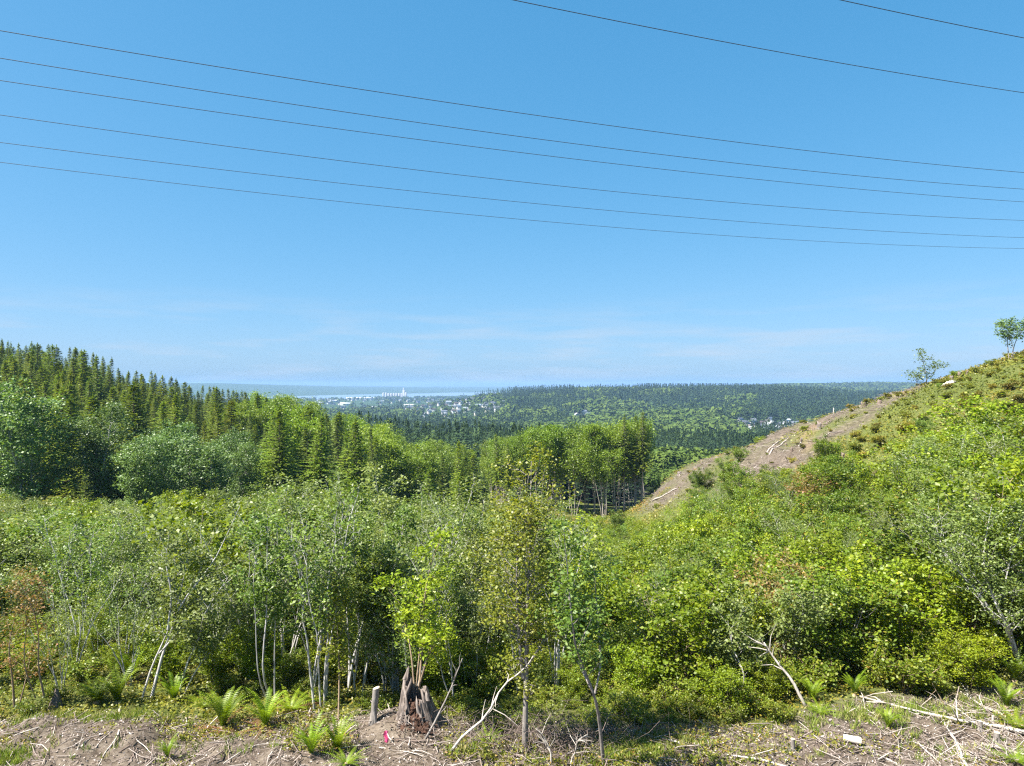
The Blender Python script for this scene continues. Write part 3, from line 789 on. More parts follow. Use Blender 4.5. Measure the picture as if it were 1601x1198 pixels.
def fill_wood():
    r = np.random.default_rng(5)
    n = {}
    # second and third ranks of the cut stand
    for i in range(300):
        px = r.uniform(770, 1008); Y = r.uniform(156, 185); x = X(px, Y)
        if not free(x, Y, 3.6): continue
        k = ('pole%d' % r.integers(3)) if r.random() < 0.6 else ('pole_fir%d' % r.integers(2))
        top = np.interp(px, [770, 830, 960, 1000], [690, 682, 676, 656]) + r.uniform(0, 16)
        h = (CAMZ - (top - HY) / FPX * Y) - gz(x, Y)
        con = 'fir' in k
        wood_tree(k, x, Y, max(8, h), f"{'bare-trunked conifer' if con else 'light green alder'} inside the cut stand {STANDMARK[int((px - 770) / 40)]}, {'second rank' if Y < 165 else 'third rank' if Y < 175 else 'rear rank'}", 'conifer' if con else 'alder tree', 'trees inside the cut stand', 3.6, wide=0.9)
    for i in range(12000):
        px = r.uniform(-70, 800); Y = math.exp(r.uniform(math.log(88), math.log(255))); x = X(px, Y)
        edge = np.interp(px, [-70, 350, 580, 640, 800], [92, 98, 112, 132, 152])
        if Y < edge or (738 < px < 772 and Y < 205): continue
        R = 5.4 if Y < 150 else 3.5 if Y > 172 and px < 480 else 4.4
        if px > 590: R = 5.6
        if not free(x, Y, R): continue
        zg = gz(x, Y)
        sky = np.interp(px, *HILL_SKY)
        q = r.random()
        if px > 590:
            fam = ('round' if q < 0.62 else 'hemlock' if q < 0.82 else 'spruce') if px < 690 else ('hemlock' if q < 0.5 else 'spruce' if q < 0.82 else 'round')
        elif px > 380:
            fam = 'hemlock' if q < 0.55 else ('round' if q < 0.75 else 'spruce')
        elif Y > 165:
            fam = 'spruce' if q < 0.42 else 'olive' if q < 0.78 else 'hemlock'
        elif Y > 120:
            fam = 'olive' if q < 0.42 else 'hemlock' if q < 0.80 else 'spruce'
        else:
            fam = 'alder' if q < 0.45 else 'olive' if q < 0.7 else 'hemlock'
        if px < 420 and Y < 165: sky += r.uniform(14, 46)
        if fam == 'alder': sky = max(sky + 30, np.interp(px, [-70, 100, 250, 380], [612, 630, 660, 680]))
        h = min(CAMZ - (sky - HY) / FPX * Y - zg, 17.0)
        if h < 4.0: continue
        h *= (1.0 if r.random() < 0.25 else r.uniform(0.5, 0.93)) if Y > 165 else r.uniform(0.78, 1.0)
        key = fam + str(r.integers(2 if fam == 'round' else 3))
        con = fam in ('spruce', 'olive', 'hemlock')
        if n.get(fam, 0) > 285: continue
        n[fam] = n.get(fam, 0) + 1
        lm = WOODMARK[int(np.argmin([abs(px - m_) for m_, _ in WOODMARK]))][1]
        zone = ("on the hill's skyline" if Y > 190 and px < 480 else "high on the wooded hill" if Y > 150 and px < 400 else "low on the wooded hill" if px < 400 else "in the second rank" if Y < 135 else "deep in the wood" if Y < 180 else "far back in the wood") + " " + lm
        look = {'spruce': 'dark spiky spruce', 'olive': 'olive-toned fir', 'hemlock': 'fresh green hemlock', 'alder': 'dark rounded alder', 'round': 'light green rounded alder'}[fam]
        wood_tree(key, x, Y, h, f"{'tall ' if h > 13 else 'short ' if h < 8 else ''}{look} {zone}", 'conifer' if con else 'alder tree', f"{look}s in the wood", R, z=zg, wide=r.uniform(1.0, 1.7) if con else r.uniform(0.9, 1.15))
    print('wood trees', n, len(placed))
fill_wood()
# ------------------------------------------------------------------ far woods (one mass), town, silos
_VIS = {}
def visible_mask(x, y, ztop):
    """cull what lies wholly behind the land"""
    lY = np.linspace(math.log(60), math.log(14000), 300)
    if 'mx' not in _VIS:
        U, Lg = np.meshgrid(np.linspace(-0.85, 0.85, 240), lY)
        Yg = np.exp(Lg)
        el = (ground((U * Yg).ravel(), Yg.ravel()).reshape(U.shape) - CAMZ + np.where(Yg > 260, 6.0, 0.0)) / Yg
        _VIS['mx'] = np.maximum.accumulate(el, 0)
    mx = _VIS['mx']
    iu = np.clip(np.round((x / y + 0.85) / 1.7 * 239).astype(int), 0, 239)
    il = np.clip(((np.log(y * 0.93) - lY[0]) / (lY[-1] - lY[0]) * 299).astype(int), 0, 299)
    return (ztop - CAMZ) / y > mx[il, iu]

HOUSES = []
def house_mesh(kind):
    w, d, h, rh = [(9, 7, 4.2, 2.6), (12, 8, 4.6, 2.8), (8, 8, 6.2, 2.4)][kind]
    wa, ro = Acc(), Acc()
    x, y = w / 2, d / 2
    V = [(-x, -y, -3), (x, -y, -3), (x, y, -3), (-x, y, -3), (-x, -y, h), (x, -y, h), (x, y, h), (-x, y, h), (-x, 0, h + rh), (x, 0, h + rh)]
    wa.add(V, [(0, 1, 5, 4), (1, 2, 6, 5), (2, 3, 7, 6), (3, 0, 4, 7)], [(4, 7, 8), (5, 9, 6)])
    e = 0.5; t = 0.25; k = rh / y
    V = []
    for s in (-1, 1):
        V += [(-x - e, s * (y + e), h - k * e), (x + e, s * (y + e), h - k * e), (x + e, 0, h + rh), (-x - e, 0, h + rh)]
        V += [(-x - e, s * (y + e), h - k * e + t), (x + e, s * (y + e), h - k * e + t), (x + e, 0, h + rh + t), (-x - e, 0, h + rh + t)]
    Q = []
    for b in (0, 8):
        Q += [(b, b + 1, b + 2, b + 3), (b + 4, b + 5, b + 6, b + 7), (b, b + 1, b + 5, b + 4), (b, b + 3, b + 7, b + 4), (b + 1, b + 2, b + 6, b + 5)]
    ro.add(V, Q)
    return wa, ro

def build_town():
    r = np.random.default_rng(21)
    wallm = [plain_mat('white_house_wall', (0.43, 0.43, 0.42), objvar=0.12), plain_mat('cream_house_wall', (0.60, 0.54, 0.44), objvar=0.15), plain_mat('grey_house_wall', (0.36, 0.38, 0.40), objvar=0.2)]
    roofm = [plain_mat('grey_shingle_roof', (0.27, 0.28, 0.30), objvar=0.3), plain_mat('brown_shingle_roof', (0.20, 0.15, 0.12), objvar=0.3), plain_mat('pale_metal_roof', (0.60, 0.62, 0.63), objvar=0.2)]
    meshes = {}
    for k in range(3):
        for i in range(3):
            wa, ro = house_mesh(k)
            meshes[(k, i)] = (wa.mesh('house_wall', wallm[i]), [ro.mesh('house_roof', rm) for rm in roofm])
    wn_, rn_ = ['white', 'cream', 'grey'], ['grey', 'brown', 'pale']
    zones = [  # columns, distances, count, where, spacing
        ((1148, 1285), (1010, 1230), 40, "in the valley below the spur", 17),
        ((645, 790), (1650, 2300), 80, "on the town hillside", 22),
        ((425, 700), (2500, 4500), 110, "on the flats by the river", 40),
        ((895, 925), (1480, 1620), 5, "in the middle hill clearing", 18),
        ((1040, 1050), (2200, 2260), 1, "high on the ridge", 10),
    ]
    for (p0, p1), (y0, y1), cnt, where, sp in zones:
        got = 0
        for t in range(4000):
            if got >= cnt: break
            px = r.uniform(p0, p1); Y = math.exp(r.uniform(math.log(y0), math.log(y1))); x = X(px, Y)
            if any((a - x) ** 2 + (b - Y) ** 2 < sp ** 2 for a, b in HOUSES): continue
            zg = gz(x, Y)
            if zg < 2.5: continue
            if not visible_mask(np.array([x]), np.array([Y]), np.array([zg + 7.0]))[0]: continue
            got += 1
            HOUSES.append((x, Y))
            k, i, j = r.integers(3), r.choice(3, p=[0.6, 0.22, 0.18]), r.choice(3, p=[0.55, 0.2, 0.25])
            o = link('house', None, loc=(x, Y, zg + 0.3)); o.rotation_euler = (0, 0, r.choice([0.15, 1.7, 0.7]) + r.normal(0, 0.1))
            s = r.uniform(1.0, 1.4) * (1.45 if Y > 2400 else 1.1 if Y > 1400 else 1.0); o.scale = (s, s, s)
            link('wall', meshes[(k, i)][0], o); link('roof', meshes[(k, i)][1][j], o)
            sub = ["nearest row", "middle rows", "back rows"][min(2, int(3 * (Y - y0) / (y1 - y0)))]; sd = ["west end", "middle", "east end"][min(2, int(3 * (px - p0) / (p1 - p0)))]
            tag(o, f"{['small', 'wide', 'two-storey'][k]} {wn_[i]} house, {rn_[j]} roof, {sub}, {sd}, {where}", 'house', f"houses {where}")
    # low industrial sheds along the river bank
    shed = [plain_mat('white_shed_metal', (0.55, 0.56, 0.57)), plain_mat('blue_shed_metal', (0.35, 0.46, 0.58))]
    for n_, (px, Y, w, mt) in enumerate([(448, 4150, 120, 0), (470, 4400, 90, 0), (520, 4050, 60, 0), (566, 4750, 210, 0), (500, 3600, 60, 1), (540, 3300, 46, 0), (640, 3300, 50, 0), (585, 2700, 40, 0)]):
        x = X(px, Y); a, b = Acc(), Acc()
        hw, d, h = w / 2, 16, 9
        a.add([(-hw, -d, -4), (hw, -d, -4), (hw, d, -4), (-hw, d, -4), (-hw, -d, h), (hw, -d, h), (hw, d, h), (-hw, d, h)], [(0, 1, 5, 4), (1, 2, 6, 5), (2, 3, 7, 6), (3, 0, 4, 7)])
        b.add([(-hw - 1, -d - 1, h), (hw + 1, -d - 1, h), (hw + 1, d + 1, h), (-hw - 1, d + 1, h), (-hw - 1, 0, h + 4), (hw + 1, 0, h + 4)], [(0, 1, 5, 4), (2, 3, 4, 5)], [(0, 4, 3), (1, 2, 5)])
        o = link('warehouse', None, loc=(x, Y, gz(x, Y)))
        link('wall', a.mesh('shed_wall', shed[mt]), o); link('roof', b.mesh('shed_roof', shed[mt]), o)
        lab = ["long white warehouse at the town's edge nearest the wooded hill", "white warehouse behind the longest one at the town's edge", "small white warehouse in the flat town", "very long low white shed on the river bank beside the silos",
               "blue metal shed in the flat town", "low white shed among the town trees", "white shed in town right below the silos", "pale shed on the near side of the flat town"][n_]
        tag(o, lab, 'warehouse', None)
        HOUSES.append((x, Y))
    # grain silos on the river bank
    Y = 5150.0
    o = link('grain_elevator', None, loc=(X(618, Y), Y, 2.0))
    conc = plain_mat('silo_concrete', (0.24, 0.25, 0.26), 0.8)
    for k in range(9):
        px = 599.5 + k * 4.1
        a = Acc(); rr = 9.5 if k > 1 else 8.0; hh = 36 if k > 1 else 40
        ang = np.arange(16) * math.pi / 8
        bx = X(px, Y) - o.location.x
        V = [(bx + rr * math.cos(q), rr * math.sin(q), -6) for q in ang] + [(bx + rr * math.cos(q), rr * math.sin(q), hh) for q in ang] + [(bx, 0, hh + 3)]
        a.add(V, [(i, (i + 1) % 16, 16 + (i + 1) % 16, 16 + i) for i in range(16)], [(16 + i, 16 + (i + 1) % 16, 32) for i in range(16)])
        link('silo', a.mesh('silo', conc), o)
    a = Acc(); bx = X(631.5, Y) - o.location.x
    for (w, d, z0, z1, dx) in ((9, 8, -6, 62, 0), (4, 4, 62, 78, -2), (8, 8, -6, 44, 14)):
        V = [(bx + dx + sx * w, sy * d, z) for z in (z0, z1) for sx, sy in ((-1, -1), (1, -1), (1, 1), (-1, 1))]
        a.add(V, [(0, 1, 5, 4), (1, 2, 6, 5), (2, 3, 7, 6), (3, 0, 4, 7), (4, 5, 6, 7)])
    link('tower', a.mesh('elevator_tower', conc), o)
    tag(o, "row of pale grain silos with a tall tower on the river bank", 'grain elevator')
build_town()

def far_conifers(acc, r, x, y, z, h, n, tint):
    """n drooping boughs per tree"""
    m = len(x)
    t = (np.arange(n) / n)[None] ** 1.25 + r.uniform(-0.03, 0.03, (m, n)); t = np.clip(t, 0.0, 0.97)
    a = r.uniform(0, 6.28, (m, n))
    R = h[:, None] * 0.165 * (1 - t) ** 0.9 + 0.25
    R = R * r.uniform(0.75, 1.2, (m, n))
    d = np.stack([np.cos(a), np.sin(a)], -1)
    p = np.stack([-np.sin(a), np.cos(a)], -1)
    w = R * (2.6 / math.sqrt(n) * 2.0) + 0.1
    zt = z[:, None] + h[:, None] * (0.08 + 0.92 * t)
    dz = h[:, None] * (0.55 / n * 3.5)
    base = np.stack([x, y], -1)[:, None]
    apex = np.concatenate([base + 0 * d, (zt + dz)[..., None]], -1)
    l = np.concatenate([base + d * R[..., None] + p * w[..., None] * 0.5, (zt - 0.10 * R)[..., None]], -1)
    q = np.concatenate([base + d * R[..., None] - p * w[..., None] * 0.5, (zt - 0.10 * R)[..., None]], -1)
    # crown tip
    top = np.stack([x, y, z + h], -1)
    V = np.stack([apex, l, q], 2).reshape(-1, 3)
    T = np.arange(len(V)).reshape(-1, 3)
    tt = np.clip(tint[:, None] + r.normal(0, 0.12, (m, n)), 0, 1)
    acc.add(V, None, T, np.repeat(tt.ravel(), 3))
    s = h * 0.035
    V = np.stack([top, top + np.stack([-s, 0 * s, -h * 0.14], -1), top + np.stack([s, 0 * s, -h * 0.14], -1)], 1).reshape(-1, 3)
    acc.add(V, None, np.arange(len(V)).reshape(-1, 3), np.repeat(tint, 3))

def far_broadleaf(acc, r, x, y, z, h, n, tint):
    m = len(x)
    v = r.normal(0, 1, (m, n, 3)); v[..., 2] = np.abs(v[..., 2]) * 0.9 - 0.25
    v = unit(v)
    lob = 1 + 0.18 * np.sin(v[..., 0] * 4 + x[:, None]) * np.cos(v[..., 1] * 5 + y[:, None])
    R = h[:, None, None] * np.array([0.36, 0.36, 0.46]) * lob[..., None] * r.uniform(0.78, 1.04, (m, n))[..., None]
    C = np.stack([x, y, z + h * 0.5], -1)[:, None] + v * R
    nn = v + r.normal(0, 0.35, v.shape); nn[..., 2] += 0.25
    D = r.normal(0, 1, v.shape)
    ln_ = (h * 1.9 / math.sqrt(n))[:, None] * r.uniform(0.7, 1.2, (m, n))
    tt = np.clip(tint[:, None] + r.normal(0, 0.14, (m, n)), 0, 1)
    C, nn, D, ln_ = C.reshape(-1, 3), nn.reshape(-1, 3), unit(D.reshape(-1, 3)), ln_.reshape(-1, 1)
    B = unit(np.cross(nn, D)); A = np.cross(B, unit(nn))
    V = np.stack([C + A * ln_ * 0.62, C - A * ln_ * 0.32 + B * ln_ * 0.58, C - A * ln_ * 0.32 - B * ln_ * 0.58], 1).reshape(-1, 3)
    acc.add(V, None, np.arange(len(V)).reshape(-1, 3), np.repeat(tt.ravel(), 3))

def build_far_woods():
    r = np.random.default_rng(33)
    bands = [(175, 330, 5.6, 260, 420), (330, 640, 6.4, 100, 150), (640, 1300, 9.2, 40, 36), (1300, 2700, 13.5, 26, 24), (2700, 5200, 20.0, 14, 12)]
    H = np.array(HOUSES)
    tot = 0
    con, dec = Acc(), Acc()
    cn, dn = Acc(), Acc()
    for y0, y1, sp, nc, nd in bands:
        u0, u1 = -0.78, 0.62
        A = (y1 ** 2 - y0 ** 2) / 2 * (u1 - u0)
        n = int(A / sp ** 2 * 1.15)
        Y = np.sqrt(r.uniform(y0 ** 2, y1 ** 2, n)); u = r.uniform(u0, u1, n); x = u * Y
        px = px_of(x, Y)
        z = ground(x, Y)
        keep = z > 2.0
        h = np.interp(Y, [200, 330, 700, 1300], [16, 20, 22, 26]) * r.uniform(0.65, 1.3, n)
        keep &= visible_mask(x, Y, z + h)
        # leave the individually built woods, the logged spur and the valley houses alone
        if y0 < 330:
            keep &= (px > 800) & (Y > 190) & (px < 1300)
            keep &= ~((px > 1005) & (Y < 235))
        keep &= ~((px > 1140) & (px < 1300) & (Y > 860) & (Y < 1250) & (r.random(n) < np.where(Y < 1000, 0.6, 0.84)))
        town = ((px < 800) & (Y > 1600)) | (px < 420) & (Y > 2000)
        keep &= ~(town & (Y < 2600) & (px < 800) & (px > 630) & (r.random(n) < np.interp(px, [640, 740, 800], [0.9, 0.85, 0.3])))
        keep &= ~(town & (Y >= 2300) & (px < 720) & (r.random(n) < 0.86))
        keep &= ~((px > 890) & (px < 930) & (Y > 1420) & (Y < 1640) & (r.random(n) < 0.8))
        x, Y, px, z, h = x[keep], Y[keep], px[keep], z[keep], h[keep]
        near = np.zeros(len(x), bool)
        for hx, hy in H:
            near |= (np.abs(x - hx) < 7 + (Y > 2300) * 6) & (hy - Y < 26) & (hy - Y > -8)
        x, Y, px, z, h = x[~near], Y[~near], px[~near], z[~near], h[~near]
        # patches of dark conifers and light broadleaves
        v = fbm(x / 75.0, Y / 150.0, 8.0, 3) * 3.0 + fbm(x / 300.0, Y / 420.0, 18.0, 2) * 1.2
        bias = np.where(Y > 1150, 0.10, 0.0)
        bias += np.where((px > 1185) & (px < 1420) & (Y > 1250) & (Y < 2000), 2.0, 0)
        bias += np.where((px > 700) & (px < 1010) & (Y > 250) & (Y < 560), 0.55, 0)
        bias += np.where((px > 1015) & (px < 1300) & (Y > 290) & (Y < 640), 0.5, 0)
        bias -= np.where((px > 1000) & (px < 1110) & (Y < 290), 2.0, 0)
        bias -= np.where((px > 590) & (px < 760) & (Y < 330), 1.0, 0)
        bias -= np.where((px > 880) & (px < 1180) & (Y > 640) & (Y < 1250), 0.35, 0)
        bias -= np.where(Y > 2900, 0.25, 0)
        isc = (v + bias + r.normal(0, 0.12, len(x))) > 0.02
        tint = np.clip(0.5 + r.normal(0, 0.25, len(x)) + fbm(x / 60., Y / 60., 2.0, 2), 0, 1)
        hd = h * 0.66
        hd = np.where((px > 1000) & (px < 1110) & (Y < 290), hd * 0.65, hd)
        hc = np.where(Y > 2600, h * 0.85, h)
        far_conifers(con, r, x[isc], Y[isc], z[isc], hc[isc], nc, tint[isc])
        far_broadleaf(dec, r, x[~isc], Y[~isc], z[~isc], hd[~isc], nd, tint[~isc])
        print('band', y0, y1, 'con', isc.sum(), 'dec', (~isc).sum())
    # scrub and woods of the far shore
    tag(link('conifer_forest', con.mesh('conifer_forest', M['farcon'])), "dark conifer forest covering the distant hills and valley", 'forest', kind='stuff')
    tag(link('broadleaf_forest', dec.mesh('broadleaf_forest', M['fardec'])), "light green broadleaved woods covering the distant hills and valley", 'forest', kind='stuff')
build_far_woods()
# ------------------------------------------------------------------ thicket: plants with a shape of their own
def stem_plant(name, stems, label, cat, bark, leaf, seed, r0=0.05, group=None, nleaf=3000, R=0.9, cb=0.35, nbr=30, ntw=4, ll=0.12, lw=0.085, sig=0.15, prof='round', rise=0.9, parts=('stem', 'foliage'), Y=None, depth=0.35):
    """a sapling whose stems follow the given photo columns and rows, standing at one distance"""
    r = np.random.default_rng(seed)
    b = hit(*stems[0][0]) if Y is None else np.array([X(stems[0][0][0], Y), Y, gz(X(stems[0][0][0], Y), Y)])
    paths = []
    for k, st in enumerate(stems):
        q = np.array([at(px, py, b[1]) for px, py in st]) - b
        dz = np.cumsum(r.normal(0, depth, len(q))); q[:, 1] += dz - dz[0]
        q[0, 2] = min(q[0, 2], -0.15) if k == 0 or q[0, 2] < 0.35 else q[0, 2]
        paths.append((spline(q, 12), r0 * (1.0 if k == 0 else r.uniform(0.55, 0.85))))
    W, F = broadleaf(seed, 6, paths=paths, R=R, cb=cb, nbr=nbr, ntw=ntw, nleaf=nleaf, ll=ll, lw=lw, sig=sig, prof=prof, rise=rise, sides=6)
    root = link(name, None, loc=b)
    link(parts[0], W.mesh(name + '_' + parts[0], M[bark], True), root)
    link(parts[1], F.mesh(name + '_' + parts[1], M[leaf]), root)
    tag(root, label, cat, group)
    placed.append((b[0], b[1], 1.0))
    return root

stem_plant('alder_sapling', [[(236, 1092), (248, 1030), (263, 985), (288, 940), (330, 880), (368, 795)], [(221, 1092), (232, 1050), (250, 1005), (262, 972), (274, 925), (283, 870)], [(250, 1022), (262, 1010), (278, 990), (300, 975)], [(263, 985), (270, 930), (262, 880), (268, 840)]],
           "leaning grey sapling with a crooked double trunk standing above the bare earth", 'sapling', 'palebark', 'sage', 1, 0.062, nleaf=2600, R=1.0, cb=0.42)
stem_plant('alder_sapling', [[(279, 1086), (297, 1035), (318, 992), (345, 940), (372, 890)], [(286, 1086), (310, 1046), (335, 1012), (362, 975)]],
           "thin grey sapling leaning just behind the crooked double-trunked one", 'sapling', 'palebark', 'sage', 2, 0.045, nleaf=2600, R=1.0)
stem_plant('alder_sapling', [[(425, 1096), (426, 1030), (429, 950), (433, 880), (436, 800)], [(421, 1096), (416, 1040), (413, 950), (416, 880), (412, 820)], [(430, 1096), (431, 1030), (436, 960), (445, 880)]],
           "three straight slim grey stems rising together behind two sword ferns", 'sapling', 'palebark', 'alder', 3, 0.042, nleaf=3200, R=0.9, cb=0.45)
stem_plant('alder_sapling', [[(544, 1082), (553, 1030), (562, 985), (578, 945), (600, 920), (618, 880)], [(551, 1082), (560, 1020), (566, 970), (562, 910), (556, 830), (560, 760)], [(556, 1040), (567, 990), (574, 930), (572, 860)]],
           "pale sapling with clustered stems fanning out beyond the sawn post", 'sapling', 'palebark', 'alder', 4, 0.06, nleaf=5200, R=1.2, cb=0.4, nbr=40)
stem_plant('alder_sapling', [[(618, 1052), (621, 1000), (618, 950), (626, 880), (632, 800)]],
           "single grey sapling stem behind the broken stump", 'sapling', 'palebark', 'alder', 5, 0.06, nleaf=3600, R=1.2, cb=0.35)
stem_plant('elder_sprout', [[(652, 1082), (657, 1010), (664, 950), (673, 890), (690, 840)], [(648, 1075), (640, 1020), (622, 965), (592, 925)], [(655, 1075), (672, 1020), (690, 985)], [(650, 1080), (655, 1000), (650, 930)]],
           "bright green elder sprouting from the top of the broken stump", 'shrub', 'brownstem', 'lime', 6, 0.045, nleaf=2300, R=0.75, cb=0.42, ll=0.16, lw=0.07, Y=21.3)
stem_plant('birch_tree', [[(820, 1172), (822, 1090), (824, 980), (828, 860), (831, 722)], [(818, 1060), (811, 990), (808, 900), (812, 800)]],
           "tall straight yellow-green birch with bare lower trunk in the middle foreground", 'birch tree', 'greybark', 'birch', 7, 0.10, nleaf=9500, R=1.5, cb=0.22, nbr=74, ll=0.095, lw=0.07, sig=0.2, rise=1.0, parts=('trunk', 'crown'), depth=0.05)
stem_plant('alder_sapling', [[(944, 1192), (933, 1110), (921, 1060), (902, 1010), (888, 960), (880, 880), (872, 800)], [(930, 1085), (941, 1040), (938, 960), (936, 895)], [(925, 1080), (905, 1045), (880, 1000), (866, 960)]],
           "spindly bent grey sapling with thin foliage beside the birch", 'sapling', 'greybark', 'alder', 8, 0.055, nleaf=2700, R=0.9, cb=0.35)
stem_plant('willow_tree', [[(1606, 1050), (1582, 1010), (1557, 970), (1546, 935), (1541, 880), (1550, 790)], [(1590, 1025), (1575, 960), (1572, 900), (1590, 800)], [(1560, 975), (1530, 930), (1505, 880), (1490, 820)]],
           "leaning pale-trunked tree with grey-green leaves at the picture's edge above the slash", 'tree', 'palebark', 'sage', 9, 0.085, nleaf=11000, R=1.6, cb=0.3, nbr=70, ll=0.11, lw=0.06, sig=0.22, parts=('trunk', 'crown'))
stem_plant('elder_shrub', [[(24, 1112), (29, 1060), (33, 1005), (38, 960)], [(27, 1100), (38, 1070), (36, 1040)], [(70, 1092), (66, 1040), (74, 980), (70, 930), (52, 890)], [(56, 1092), (52, 1030), (51, 960), (56, 900)]],
           "rust-tinged shrub with thin bare stems beside the small pointed stump", 'shrub', 'brownstem', 'rust', 10, 0.04, nleaf=2100, R=0.75, cb=0.5, ll=0.09, lw=0.06)
stem_plant('maple_sapling', [[(529, 1128), (526, 1075), (522, 1030), (517, 985), (520, 930)]],
           "slender sapling with yellowing leaves standing before the clustered pale stems", 'sapling', 'brownstem', 'birch', 12, 0.035, nleaf=900, R=0.6, cb=0.3)
stem_plant('willow_shrub', [[(1150, 1090), (1148, 1040), (1135, 1000), (1128, 960)], [(1152, 1090), (1152, 1040), (1158, 990), (1165, 940)], [(1155, 1090), (1168, 1040), (1180, 1000)], [(1148, 1085), (1132, 1050), (1115, 1020)]],
           "many-stemmed grey shrub at the edge of the bare ground beside the fallen dead tree", 'shrub', 'palebark', 'sage', 13, 0.04, nleaf=4200, R=1.1, cb=0.3, nbr=40)
stem_plant('willow_shrub', [[(1238, 1060), (1236, 1015), (1233, 970), (1228, 920)], [(1246, 1060), (1252, 1010), (1256, 960)]],
           "grey-stemmed shrub standing just above the leaning dead tree", 'shrub', 'palebark', 'sage', 14, 0.045, nleaf=5200, R=1.35, cb=0.3, nbr=44)
stem_plant('alder_tree', [[(1446, 612), (1446, 590), (1443, 570), (1438, 550)], [(1447, 612), (1452, 592), (1460, 580), (1470, 574)], [(1445, 612), (1436, 598), (1428, 588)]],
           "small sparse tree alone on the logged spur's skyline", 'tree', 'greybark', 'alder', 15, 0.07, nleaf=800, R=1.3, cb=0.35, nbr=24, ll=0.24, lw=0.17, sig=0.3, Y=88.0, parts=('trunk', 'crown'))
stem_plant('alder_tree', [[(1578, 564), (1578, 545), (1581, 525), (1592, 500)], [(1584, 564), (1582, 540), (1575, 522), (1568, 512)], [(1580, 562), (1590, 530), (1606, 505)]],
           "windswept small tree on the highest corner of the brushy hill", 'tree', 'greybark', 'darkalder', 16, 0.08, nleaf=1500, R=1.4, cb=0.4, nbr=30, ll=0.24, lw=0.17, sig=0.28, Y=84.0, parts=('trunk', 'crown'))

# ------------------------------------------------------------------ thicket: the rest, front to back, leaving out what would show nothing
LIMX = [-80, 0, 100, 200, 300, 360, 450, 520, 600, 680, 760, 840, 880, 930, 1000, 1060, 1100, 1150, 1200, 1240, 1290, 1330, 1400, 1450, 1500, 1600, 1700]
LIMY = [812, 812, 818, 822, 806, 792, 766, 742, 735, 755, 765, 765, 812, 822, 826, 800, 735, 697, 715, 728, 712, 680, 660, 650, 650, 640, 640]

MARK = [(-20, "the corner of the picture"), (30, "the rust-tinged shrub"), (88, "the pointed stump"), (165, "the dark sword ferns"), (236, "the crooked double trunk"), (290, "the thin leaning sapling"), (350, "the big bright fern"), (425, "the three slim stems"), (487, "the fern pair"),
        (527, "the yellowing sapling"), (553, "the clustered pale stems"), (590, "the sawn post"), (620, "the single grey stem"), (655, "the broken stump"), (705, "the leaning dead stem"), (760, "the curved bare stem"), (820, "the birch"), (880, "the dead twiggy shrubs"), (935, "the bent sapling"),
        (1010, "the grey birch pole"), (1080, "the bare forked branch"), (1150, "the many-stemmed grey shrub"), (1200, "the leaning dead tree's top"), (1260, "the leaning dead tree's foot"), (1335, "the white log"), (1400, "the small dark fern"), (1470, "the long fallen trunk"), (1530, "the stubs"), (1590, "the leaning pale-trunked tree"), (1670, "the far corner of the picture")]
HILLMARK = [(1100, "by the spur's low end"), (1150, "below the splintered stumps"), (1215, "below the two long logs"), (1265, "below the orange clay"), (1310, "below the pale snag"), (1355, "below the skyline stump"), (1400, "below the half buried stump"), (1445, "below the sparse skyline tree"), (1485, "below the white slab"), (1530, "between white slab and windswept tree"), (1585, "below the windswept tree"), (1660, "at the picture's edge")]

